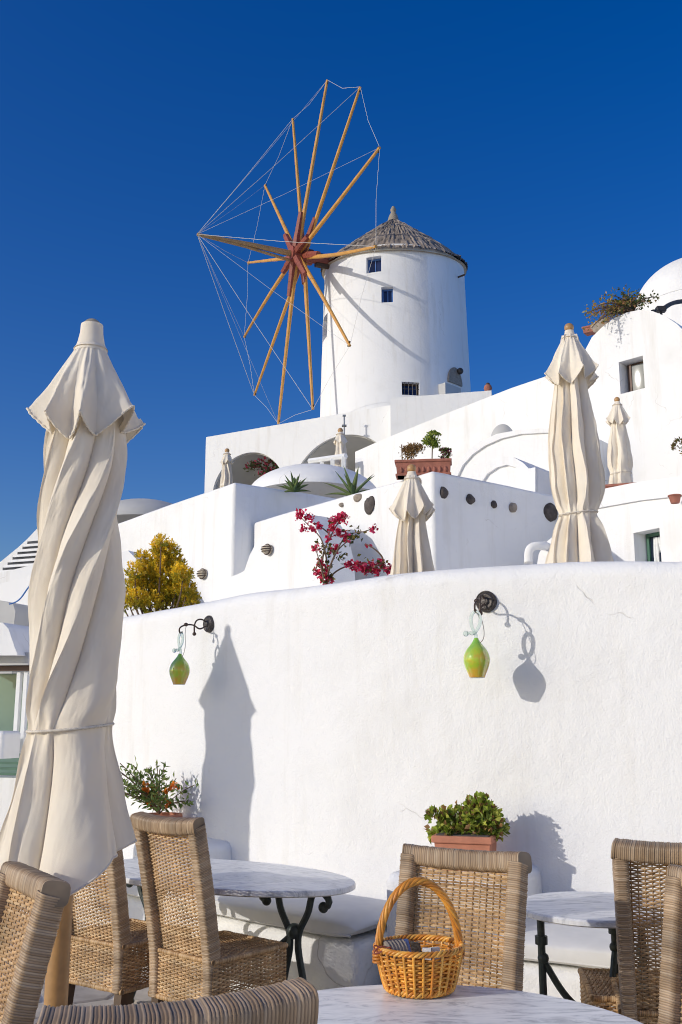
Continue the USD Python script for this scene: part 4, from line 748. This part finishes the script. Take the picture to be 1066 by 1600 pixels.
def braid(z, R, r, amp, strands_, turns, name):
    ps, cs = [], []
    for s in range(strands_):
        th = np.linspace(0, 2 * PI, 220, endpoint=False); ph = s / strands_ * 2 * PI; m = tube(np.stack([(R + amp * np.cos(turns * th + ph)) * np.cos(th), .92 * (R + amp * np.cos(turns * th + ph)) * np.sin(th), z + amp * np.sin(turns * th + ph)], 1), r, 6, closed=True); ps.append(m); cs.append(np.repeat(PB[(s * 2 + 1) % 5][None], len(m[0]), 0))
    obj(name, cat(ps), 'basket_cane', bk, smooth=True, cols=np.vstack(cs))
braid(.012, .085, .0042, .0062, 4, 11, 'base_braid'); braid(bh, .115, .0036, .0050, 4, 14, 'rim_braid')
m = disc(.081, .075, .004, .012, 40); obj('base', m, 'basket_cane', bk, cols=np.repeat(PB[2][None], len(m[0]), 0), smooth=True)
ha = np.linspace(-.04, PI + .04, 90); hp_ = np.stack([.113 * np.cos(ha) * (1 + .04 * np.sin(ha)), 0 * ha, bh - .02 + .205 * np.sin(ha) ** .85 * (np.sin(ha) > 0) + 0], 1) if False else np.stack([.113 * np.cos(ha) * (1 - .03 * np.sin(ha) ** 2), .0 * ha, bh - .015 + .178 * np.clip(np.sin(ha), -.2, 1)], 1)
ps, cs = [], []
tg = np.gradient(hp_, axis=0); tg /= np.linalg.norm(tg, axis=1, keepdims=True); nb = np.array([0, 1., 0]); nn_ = np.cross(tg, nb)
for s in range(6):
    ph = s / 6 * 2 * PI + np.linspace(0, 1, 90) * 2 * PI * 3.2; c_ = hp_ + .0068 * (np.cos(ph)[:, None] * nn_ + np.sin(ph)[:, None] * nb); m = tube(c_, .0047, 6); ps.append(m); cs.append(np.repeat(PB[[0, 1, 4, 2, 0, 4][s]][None] * .9, len(m[0]), 0))
obj('handle', cat(ps), 'basket_cane', bk, smooth=True, cols=np.vstack(cs))
for sx in (-1, 1):
    ps = []
    for k in range(4): th = np.linspace(0, 2 * PI, 16, endpoint=False); ps.append(tube(np.stack([sx * .113 + .013 * np.cos(th), .014 * np.sin(th), bh - .030 + .008 * k + .003 * np.cos(th)], 1), .0035, 6, closed=True))
    m = cat(ps); obj('handle_binding', m, 'basket_cane', bk, smooth=True, cols=np.repeat(PB[2][None] * .8, len(m[0]), 0))
def inb(x, y, z): c, s = math.cos(.25), math.sin(.25); return (bp[0] + x * c - y * s, bp[1] + x * s + y * c, .741 + z)
r_ = thing('cane_reel', 'small tan ribbed roll lying in the basket at its left', 'roll', inb(-.072, .0, bh - .012), .5)
for k in range(6): x = (k - 2.5) * .010; obj('ring', tube(np.stack([np.full(20, x), .026 * np.cos(np.linspace(0, 2 * PI, 20, endpoint=False)), .026 * np.sin(np.linspace(0, 2 * PI, 20, endpoint=False))], 1), .006, 6, closed=True), 'tan_stone', r_)
obj('core', tube([[-.03, 0, 0], [.03, 0, 0]], .022, 12), 'pale_wood', r_)
sc_ = thing('red_string', 'short red string tied at the left foot of the basket handle', 'string'); q = inb(-.110, -.028, bh + .002); obj('loop', tube(np.array(q) + np.array([[.022 * math.sin(2 * a), .012 * math.sin(a), .008 * math.cos(3 * a)] for a in np.linspace(0, 2 * PI, 30)]), .0022, 5), 'red_wood', sc_)
for k, (x, y, w, m_, lab) in enumerate([(-.018, -.03, .017, 'dark_iron', 'small black packet lying in the basket'), (.004, -.05, .015, 'white_paint', 'small white paper packet in the middle of the basket'), (.028, -.05, .016, 'grey_plaster', 'small grey packet right of the white one in the basket'), (-.035, .0, .014, 'blue_paint', 'small blue packet at the back of the basket contents')]):
    q = inb(x, y, bh - .012 + (.012 if k in (0, 3) else 0)); obj('sugar_packet', rotz(box(-w, -.005, -.028, w, .005, .02, .002), .4 * k - .5) if False else move(rotz(hullm([(a * w * .75, b * .004 + .01 * c * (k - 1.5) * .4, c * .017) for a in (-1, 1) for b in (-1, 1) for c in (-1, 1)]), .5 * k - .6), q), m_, label=lab, cat='packet')

# ================================================================ WALL LAMPS
def glass_lamp(px, py, label):
    p, nn, t = wall_at(px); c = np.array([*(p), 0]); r = ray(px, py); q = r * ((p @ nn) / (r[:2] @ nn)); z = q[2] + EYE; c = np.array([q[0], q[1], z]); n = np.array([nn[0], nn[1], 0]); tt = np.array([t[0], t[1], 0]); up = np.array([0, 0, 1.])
    L = lambda o, s, h: c + n * o + tt * (s + .14 * max(0, o - .05)) + up * h
    lamp = thing('glass_wall_lamp', label, 'wall lamp')
    v, f = lathe([(.001, .034), (.018, .032), (.026, .020), (.040, .022), (.050, .015), (.054, .018), (.060, .010), (.062, -.012), (.001, -.012)], 40); pl = np.stack([v[:, 0], v[:, 1], v[:, 2]], 1)
    obj('wall_plate', (c + pl[:, 2:3] * n + pl[:, :1] * tt + pl[:, 1:2] * up, f), 'dark_iron', lamp)
    obj('arm', tube(spline([L(.03, .0, -.015), L(.09, -.01, -.035), L(.13, -.0, -.02), L(.19, 0, -.018), L(.235, 0, -.03), L(.262, 0, -.055), L(.255, 0, -.078), L(.235, 0, -.070)], 40), .0055, 8), 'rust_iron', lamp)
    cu = obj('curl', tube(spline([L(.03, .0, .012), L(.07, .0, .028), L(.115, .0, .012), L(.13, 0, -.03), L(.128, 0, -.068)], 26), .0055, 8), 'rust_iron', lamp); obj('curl_knob', sphere(L(.128, 0, -.078), .0135, 2), 'rust_iron', cu)
    obj('arm_knot', sphere(L(.205, 0, -.018), .016, 2, (1, 1, .8)), 'rust_iron', lamp)
    H0 = L(.248, 0, -.075)   # the glass hangs here
    G = lambda s, h, o=0.0: H0 + tt * s + up * h + n * o
    loop = spline([G(-.028, -.118, .012), G(-.012, -.122, .010), G(.012, -.098, .006), G(.026, -.06, .0), G(.018, -.018), G(.0, -.004), G(-.018, -.018), G(-.026, -.06), G(-.018, -.10, -.004), G(-.004, -.128, -.004), G(0, -.150, 0)], 60)
    lg = obj('glass_loop', tube(loop, .0095, 12), 'clear_glass', lamp, smooth=True); obj('glass_ball', sphere(G(-.052, -.122, .016), .0155, 3), 'clear_glass', lg, smooth=True); obj('glass_stem', tube([G(-.045, -.121, .015), G(-.026, -.118, .012)], .008, 10), 'clear_glass', lg, smooth=True)
    prof = [(.010, 0), (.013, -.008), (.026, -.028), (.048, -.056), (.060, -.085), (.062, -.105), (.056, -.135), (.043, -.168), (.036, -.186), (.033, -.186), (.040, -.166), (.053, -.134), (.058, -.105), (.045, -.058)]
    B0 = G(0, -.146); prof = np.array([(a * 1.14, b * 1.12) for a, b in prof]); prof = np.vstack([spline(prof[:9], 40), prof[9:]]); v, f = lathe(prof, 48)
    UsdGeom.Xformable(obj('glass_bulb', (v, f), 'lamp_glass', lamp, smooth=True)).AddTranslateOp().Set(Gf.Vec3d(*map(float, B0)))
    obj('rim', tube([[B0[0] + .039 * math.cos(a), B0[1] + .039 * math.sin(a), B0[2] - .209] for a in np.linspace(0, 2 * PI, 32, endpoint=False)], .0022, 6, closed=True), 'clear_glass', lamp, smooth=True)
    obj('wire', tube(spline([L(.205, .004, -.03), G(.030, -.06, -.02), G(.042, -.12, -.01), G(.036, -.16, -.0), G(.020, -.172, .0)], 24), .0018, 5), 'rust_iron', lamp)
glass_lamp(760, 940, 'lime green glass pear lamp below an iron plate, right part of the curved wall')
glass_lamp(327, 975, 'amber green glass pear lamp on a scrolled iron arm, left on wall')

# ================================================================ PLANTS
rp = np.random.default_rng(77)
def leaves(P, D, ln, wd, cols, fold_=.25):
    P, D = np.asarray(P, float), np.asarray(D, float); n = len(P); D = D / np.linalg.norm(D, axis=1, keepdims=True); ln = np.broadcast_to(ln, n)[:, None]; wd = np.broadcast_to(wd, n)[:, None]
    r = rp.normal(size=(n, 3)); s = np.cross(D, r); s /= np.linalg.norm(s, axis=1, keepdims=True); nn = np.cross(s, D)
    V = np.stack([P, P + D * ln * .5 + s * wd * .5 + nn * wd * fold_, P + D * ln, P + D * ln * .5 - s * wd * .5 + nn * wd * fold_], 1); b = np.arange(n)[:, None] * 4
    return (V.reshape(-1, 3), np.vstack([b + [0, 1, 2], b + [0, 2, 3]])), np.repeat(cols, 4, 0)
def palette(pal, n, lo=.75, hi=1.25): pal = np.array(pal); return pal[rp.integers(0, len(pal), n)] * rp.uniform(lo, hi, (n, 1))
def unit(n): d = rp.normal(size=(n, 3)); return d / np.linalg.norm(d, axis=1, keepdims=True)

# golden conifer
def conifer(px0, px1, py0, py1, Y, label):
    base = at((px0 + px1) / 2, py1 + 30, Y); w = at(px1, py1, Y)[0] - at(px0, py1, Y)[0]; h = at(px0, py0, Y)[2] - base[2]
    t = thing('conifer', label, 'shrub', base); tips = []
    puffs = [(260, 862, 15), (247, 858, 12), (238, 872, 13), (268, 880, 15), (250, 884, 15), (225, 885, 10), (214, 897, 12), (232, 902, 15), (256, 904, 17), (278, 898, 13), (290, 905, 13), (222, 918, 15), (206, 916, 10), (246, 925, 18), (270, 925, 18), (292, 924, 14), (200, 935, 11), (216, 940, 15), (238, 946, 16), (262, 946, 17), (285, 944, 15), (196, 947, 8), (300, 938, 8), (255, 850, 7), (220, 872, 7)]
    P, D, C, L_ = [], [], [], []
    for px, py, r in puffs:
        tip = at(px, py, Y) - base + [0, rp.uniform(-.18, .18), 0]; rr = r * Y / FPX * .98; foot_ = np.array([tip[0] * .25, tip[1] * .3, max(0, tip[2] - .55)])
        obj('branch', tube(spline([foot_, (foot_ + tip) / 2 + [tip[0] * .15, 0, -.03], tip], 12), np.linspace(.012, .005, 12), 5), 'stem', t)
        for _ in range(int(70 * (r / 13) ** 2)):
            o = unit(1)[0] * rr * rp.uniform(.35, 1) ** .5; dirn = o / rr * .8 + np.array([0, 0, .75]) + rp.normal(0, .2, 3); dirn /= np.linalg.norm(dirn); m = 15
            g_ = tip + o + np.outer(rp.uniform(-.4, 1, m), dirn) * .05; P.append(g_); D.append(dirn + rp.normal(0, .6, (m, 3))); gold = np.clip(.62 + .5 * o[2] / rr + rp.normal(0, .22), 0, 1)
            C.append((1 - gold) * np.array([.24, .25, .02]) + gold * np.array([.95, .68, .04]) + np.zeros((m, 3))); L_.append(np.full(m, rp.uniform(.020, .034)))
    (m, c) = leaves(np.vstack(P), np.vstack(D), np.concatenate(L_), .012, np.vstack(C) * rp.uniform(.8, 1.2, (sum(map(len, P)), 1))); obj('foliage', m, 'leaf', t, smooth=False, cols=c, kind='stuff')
conifer(192, 300, 850, 955, 9.6, 'golden green conifer shrub behind the wall top at the left')

# bougainvillea
def bougain():
    Y = 9.4; P_ = lambda px, py, dy=0: at(px, py, Y + dy); b0 = P_(505, 925); t = thing('bougainvillea', 'bare stemmed bougainvillea with crimson flower clusters in front of the rounded gable', 'shrub', b0)
    stems = [[(505, 925), (512, 890), (505, 850), (490, 828), (470, 808)], [(508, 925), (516, 885), (528, 858), (545, 835), (560, 832), (580, 827)], [(505, 900), (507, 860), (517, 838), (530, 815), (540, 812)], [(510, 915), (530, 890), (560, 882), (590, 888), (612, 890)], [(512, 900), (522, 870), (538, 850), (548, 842)], [(585, 885), (598, 872), (588, 860), (572, 854)], [(506, 905), (500, 880), (494, 860)], [(517, 838), (505, 826), (492, 817)]]
    for s in stems: obj('stem', tube(spline([P_(*q, rp.uniform(-.15, .15)) - b0 for q in s], 20), np.linspace(.010, .004, 20), 6), 'stem', t)
    fl = [(470, 806, 14, 26), (484, 809, 10, 14), (475, 826, 10, 12), (488, 826, 8, 10), (498, 822, 8, 12), (536, 808, 14, 34), (525, 814, 10, 20), (520, 824, 10, 18), (530, 832, 12, 26), (542, 838, 10, 18), (513, 841, 8, 12), (495, 856, 10, 16), (524, 858, 10, 20), (501, 878, 8, 12), (494, 893, 8, 12), (583, 826, 8, 12), (508, 893, 12, 18), (505, 903, 12, 16), (545, 882, 8, 14), (557, 884, 13, 30), (570, 889, 13, 34), (583, 886, 12, 28), (596, 881, 11, 22), (606, 888, 11, 24), (588, 894, 10, 18), (614, 891, 8, 16), (576, 853, 5, 5), (515, 905, 10, 14)]
    P, D = [], []
    for px, py, r, n in fl:
        c = P_(px, py) - b0; rr = r * Y / FPX * .8; k = int(n * 1.8); P.append(c + unit(k) * rr * rp.uniform(.2, 1, (k, 1))); D.append(unit(k))
    P = np.vstack(P); (m, c) = leaves(P, np.vstack(D), .036, .036, palette([(.70, .03, .10), (.60, .02, .075), (.80, .07, .18), (.48, .015, .055)], len(P))); obj('flowers', m, 'petal', t, smooth=False, cols=c, kind='stuff')
    P, D = [], []
    for px, py, r, n in [(505, 880, 16, 40), (515, 860, 16, 26), (540, 840, 16, 24), (556, 835, 14, 26), (512, 902, 12, 40), (498, 850, 10, 10), (530, 870, 14, 14), (600, 880, 12, 14), (570, 882, 20, 24), (520, 820, 14, 10)]:
        c = P_(px, py) - b0; rr = r * Y / FPX; P.append(c + unit(n) * rr * rp.uniform(.2, 1, (n, 1))); D.append(unit(n))
    P = np.vstack(P); (m, c) = leaves(P, np.vstack(D), .05, .03, palette([(.13, .12, .02), (.20, .15, .03), (.07, .09, .02)], len(P))); obj('leaves', m, 'leaf', t, smooth=False, cols=c, kind='stuff')
bougain()

# agaves
def agave(px, py, Y, n, size, label, broad=1.0, spread=.9):
    b = at(px, py, Y); t = thing('agave', label, 'plant', b)
    for k in range(n):
        a = k * 2.399 + rp.uniform(-.2, .2); el = .25 + 1.1 * (k / n) ; L = size * rp.uniform(.8, 1.1); d = np.array([math.cos(a) * math.cos(el), math.sin(a) * math.cos(el) * spread, math.sin(el)]); s = np.cross(d, [0, 0, 1]); s /= np.linalg.norm(s); nrm = np.cross(s, d)
        V, nseg = [], 8
        for i in range(nseg + 1):
            u = i / nseg; w = size * .075 * broad * (1 - u) ** .6 * (.65 + 1.4 * u * (1 - u) * 2); c = d * L * u - np.array([0, 0, .22 * L * u * u * math.cos(el)]); V += [c - s * w + nrm * w * .45, c - nrm * w * .05, c + s * w + nrm * w * .45, c - nrm * (w * .55 + .001)]
        V = np.array(V); f = []
        for i in range(nseg):
            for q in range(4): f.append([i * 4 + q, i * 4 + (q + 1) % 4, (i + 1) * 4 + (q + 1) % 4, (i + 1) * 4 + q])
        gcol = np.array([(.11, .18, .05), (.16, .22, .065), (.08, .14, .045)])[k % 3]; obj('agave_leaf', (V, quads(f)), 'leaf', t, smooth=True, cols=np.repeat(gcol[None], len(V), 0))
agave(460, 768, 15.6, 22, .34, 'compact dark agave rosette at the edge of the shallow dome', 1.25)
agave(552, 775, 14.6, 13, .58, 'larger spiky agave with long upright leaves right of the dark rosette', .8, .8)

# leafy plants in pots
def bush(t, c, rx, ry, rz_, n, ln, wd, pal, clumps=14, core=.35, loc0=None):
    cs = np.array([(rp.normal(0, .42), rp.normal(0, .42), rp.uniform(-.6, .9)) for _ in range(clumps)]); P = cs[rp.integers(0, clumps, n)] + rp.normal(0, .20, (n, 3)); P = P / np.maximum(1, np.linalg.norm(P, axis=1, keepdims=True) / 1.15)
    D = P * .9 + unit(n) * .8 + [0, 0, .35]; (m, cc) = leaves(np.array(c) + P * [rx, ry, rz_], D, rp.uniform(.6, 1.2, n) * ln, rp.uniform(.7, 1.1, n) * wd, palette(pal, n)); return m, cc
def trough(t, w, d, h, m_, rim=.012, flare=.012):
    obj('pot', cat([hullm([(a * (w / 2 - flare * (1 - z / h)), b * (d / 2 - flare * (1 - z / h)), z) for a in (-1, 1) for b in (-1, 1) for z in (0, h - .03)])]), m_, t, smooth=False)
    obj('rim', box(-w / 2 - rim, -d / 2 - rim, h - .029, w / 2 + rim, d / 2 + rim, h + .006, .008), m_, t)
    obj('soil', box(-w / 2 + .01, -d / 2 + .01, h + .001, w / 2 - .01, d / 2 - .01, h + .010), 'volcanic_stone', t, smooth=False)
q, nn, tw = wall_at(753); pp = np.array([q[0] + nn[0] * .28, q[1] + nn[1] * .28]); sp_ = thing('succulent_planter', 'square terracotta planter of green succulents on the pedestal behind the basket chair', 'plant', (*pp, .685), math.atan2(tw[1], tw[0]) * .6)
trough(sp_, .285, .24, .17, 'terracotta')
mm = [bush(sp_, (x, y, .22 + dz), .080, .095, .085, 360, .034, .030, [(.34, .42, .05), (.24, .32, .035), (.48, .50, .08), (.16, .21, .03), (.32, .18, .07)], 12) for x, y, dz in ((-.105, 0, -.005), (-.03, .02, .0), (.06, 0, .02), (.12, .0, .0), (.09, -.02, .045))]
obj('foliage', cat([m for m, _ in mm]), 'leaf', sp_, smooth=False, cols=np.vstack([c for _, c in mm]), kind='stuff')
q, nn, tw = wall_at(298); pp = np.array([q[0] + nn[0] * .20, q[1] + nn[1] * .20]); ob = thing('berry_shrub', 'leafy shrub with small orange blooms in a terracotta pot above the tallest chair back', 'plant', (*pp, .635))
prz = zpix(300, 1272, pp[1]) - .635
obj('pot', lathe([(.001, 0), (.10, 0), (.125, prz * .8), (.14, prz * .82), (.14, prz), (.12, prz), (.11, prz - .02), (.001, prz - .02)], 32), 'terracotta', ob)
P, D, FP = [], [], []
for k in range(34):
    a = rp.uniform(0, 2 * PI); e = rp.uniform(.25, 1.35); L = rp.uniform(.26, .46); d = np.array([math.cos(a) * math.cos(e) - .32, math.sin(a) * math.cos(e) * .7, math.sin(e) * .85]); s0 = np.array([-.02, 0, prz]); cv = spline([s0, s0 + d * L * .5 + [0, 0, .03], s0 + d * L], 10); obj('stem', tube(cv, .003, 4), 'stem', ob)
    for j in range(16): b = cv[rp.integers(3, 10)]; P.append(b + rp.normal(0, .012, 3)); D.append(d * .6 + unit(1)[0])
    if k < 15: FP.append(s0 + np.array([rp.normal(-.01, .07), rp.normal(0, .06), rp.uniform(.06, .2)]))
(m, c) = leaves(P, D, .052, .020, palette([(.12, .19, .035), (.19, .27, .06), (.09, .14, .03), (.28, .33, .09)], len(P))); obj('leaves', m, 'leaf', ob, smooth=False, cols=c, kind='stuff')
for fp in FP: (m, c) = leaves(fp + unit(16) * .014, unit(16), .026, .024, palette([(.80, .24, .015), (.70, .16, .01), (.85, .34, .03)], 16)); obj('bloom', m, 'petal', ob, smooth=False, cols=c)
# terracotta trough on the block
p = at(662, 738, 12.35); tp = thing('trough_planter', 'long carved terracotta trough with two shrubs on the corner of the stone set block', 'plant', (p[0], p[1], cA[2] + .0), math.atan2(-.12, 1) + .0)
w_, h_ = .70, .20; trough(tp, w_, .24, h_, 'old_terracotta', .012, .02); obj('foot_rim', box(-w_ / 2 - .002, -.125, 0, w_ / 2 + .002, .125, .025, .006), 'old_terracotta', tp)
for k in range(9): x = (k - 4) * w_ / 10; obj('relief', sphere((x, -.112, .075), .030, 2, (.62, .45, 1.2)), 'old_terracotta', tp, smooth=True)
(m, c) = bush(tp, (-.14, 0, .31), .16, .12, .115, 900, .030, .022, [(.36, .20, .07), (.28, .16, .05), (.42, .28, .10), (.2, .11, .04)], 16); obj('dry_shrub', m, 'leaf', tp, smooth=False, cols=c, kind='stuff', label='brown dried shrub at the left of the trough')
(m, c) = bush(tp, (.12, 0, .47), .11, .10, .105, 700, .034, .026, [(.22, .30, .035), (.15, .22, .025), (.32, .36, .05)], 12); (m2, c2) = bush(tp, (.28, 0, .30), .085, .08, .065, 320, .034, .026, [(.10, .15, .02), (.14, .17, .03), (.25, .05, .10)], 8); obj('green_shrub', cat([m, m2]), 'leaf', tp, smooth=False, cols=np.vstack([c, c2]), kind='stuff')
obj('stem', tube([[.11, 0, .2], [.12, 0, .42]], .008, 5), 'stem', tp); obj('cane', tube([[-.27, 0, .2], [-.275, 0, .44]], .008, 5), 'stem', tp)
# dry shrub on the vault
b = at(985, 487, 17.0); ds = thing('dry_vine', 'sprawling half dry vine hanging over the left shoulder of the vaulted house against the sky', 'shrub', b)
P, D = [], []
ends = [(915, 490), (925, 484), (918, 497), (935, 478), (945, 470), (958, 462), (972, 455), (982, 452), (990, 460), (1000, 462), (1012, 466), (1028, 464), (1018, 472), (960, 480), (945, 490), (935, 500), (925, 512), (950, 500), (970, 470), (930, 492), (1008, 472), (965, 488), (940, 484), (952, 494), (975, 478)]
for px, py in ends:
    e = at(px, py, 17.0 + rp.uniform(-.5, .5)) - b; cv = spline([np.zeros(3) + [rp.uniform(-.2, .2), 0, -.05], e * .5 + [0, 0, .10], e], 12); obj('stem', tube(cv, np.linspace(.018, .008, 12), 4), 'stem', ds)
    for j in range(34): k = rp.integers(3, 12); P.append(cv[k] + rp.normal(0, .055, 3)); D.append(unit(1)[0] + e * .2)
xx_ = np.array([p_[0] for p_ in P]); dry = xx_ < -.15 + rp.normal(0, .3, len(P)); cc = np.where(dry[:, None], palette([(.36, .18, .07), (.42, .25, .08), (.28, .20, .05), (.30, .27, .06)], len(P)), palette([(.07, .09, .02), (.10, .12, .03)], len(P)))
(m, c) = leaves(P, D, .07, .04, cc); obj('leaves', m, 'leaf', ds, smooth=False, cols=c, kind='stuff')
p = at(928, 520, 18.0); pt = thing('roof_trough', 'red terracotta trough peeping over the shoulder of the vaulted house', 'planter', p, -.6); trough(pt, .36, .22, .12, 'old_terracotta')
p = at(938, 509, 17.7); obj('roof_stone', stone_lump(p, (.20, .13), (-.7, -.7), 31), 'tan_stone', label='rounded tan stone on the shoulder of the vaulted house', cat='stone')
# terracotta trough at the foot of the small parasol, and the plants at the right edge
p = at(965, 763, 13.9); pt = thing('roof_trough', 'low terracotta trough at the foot of the small parasol on the low house', 'planter', (p[0], p[1], p[2] - .06), -.35); trough(pt, .62, .2, .10, 'old_terracotta')
(m, c) = bush(pt, (-.26, 0, .17), .07, .07, .10, 120, .09, .02, [(.08, .13, .03), (.11, .16, .04)], 6); obj('leaves', m, 'leaf', pt, smooth=False, cols=c)
p = at(1072, 702, 12.6); eb = thing('edge_shrub', 'bit of a shrub at the right edge beside the vaulted house', 'shrub', p); (m, c) = bush(eb, (0, 0, 0), .13, .13, .17, 240, .05, .03, [(.14, .09, .03), (.10, .11, .03), (.2, .12, .04)], 8); obj('leaves', m, 'leaf', eb, smooth=False, cols=c, kind='stuff'); obj('stem', tube([[.05, 0, -.5], [0, 0, 0]], .012, 5), 'stem', eb)
p = at(1064, 778, 11.3); ep = thing('edge_pot', 'small terracotta pot at the right edge on the coping of the low house', 'pot', (p[0], p[1] + .2, p[2] - .02), 0); obj('pot', lathe([(.001, 0), (.05, 0), (.07, .08), (.075, .09), (.06, .09), (.001, .08)], 20), 'old_terracotta', ep); obj('rim', tube([[.074 * math.cos(a), .074 * math.sin(a), .09] for a in np.linspace(0, 2 * PI, 20, endpoint=False)], .008, 6, closed=True), 'old_terracotta', ep)
# flowers inside the left arch
p = at(428, 736, 30.2); fa = thing('arch_flowers', 'dark shrub with red flowers inside the left arch under the mill', 'shrub', p); (m, c) = bush(fa, (0, 0, 0), .75, .4, .32, 420, .14, .09, [(.05, .06, .02), (.3, .03, .06), (.07, .08, .02)], 12); obj('leaves', m, 'leaf', fa, smooth=False, cols=c, kind='stuff')
p = at(768, 606, 26.9); pt = thing('clay_pot', 'small round clay pot on the right corner of the parapet block', 'pot', (p[0] - .05, p[1] + .3, p[2] - .05)); obj('pot', lathe([(.001, 0), (.07, 0), (.12, .13), (.10, .21), (.08, .23), (.001, .23)], 20), 'old_terracotta', pt); obj('plant_stub', sphere((0, 0, .24), .07, 1), 'dark_wood', pt)

# the parasol further left on the terrace that throws its shadow on the wall
q, nn, tw = wall_at(352); zs0 = zpix(352, 985, q[1]); tdist = 3.0
ux = np.array([q[0], q[1], zs0]) + SUN * tdist; topz = ux[2]
u7 = thing('parasol', 'closed parasol beyond the left edge whose shadow falls on the curved wall', 'parasol', (ux[0], ux[1], 0)); k_ = topz - .05
closed_umbrella(u7, [(k_ - .02, .05), (k_ - .25, .15), (k_ - .6, .26), (k_ - 1.0, .285), (k_ - 1.35, .26), (k_ - 1.6, .29), (k_ - 1.9, .34)], (k_, k_ - .52, .30), k_ - 1.35, -1.5, 41, 160, 70, 7, .035, .03, True, .05, .36)

# ---------------------------------------------------------------- repeats of one kind share a group
GROUPS = {'wicker_chair': 'wicker chairs at the cafe tables', 'parasol': 'closed cream parasols', 'glass_wall_lamp': 'glass lamps on the curved wall', 'marble_table': 'marble cafe tables', 'round_wall_light': 'round caged wall lights',
          'agave': 'agaves by the shallow dome', 'bench_cushion': 'cushions on the wall bench', 'sugar_packet': 'small packets in the basket', 'masonry_bench': 'built-in benches along the wall', 'pedestal': 'plastered pedestals at the wall',
          'roof_trough': 'terracotta troughs on the roofs', 'shallow_dome': 'shallow roof domes', 'village_house': 'houses beyond the right edge'}
import re as _re
for pr in stage.GetPrimAtPath('/World').GetChildren():
    k = _re.sub(r'_[0-9]{3}$', '', pr.GetName())
    if k in GROUPS: pr.SetCustomDataByKey('group', GROUPS[k])
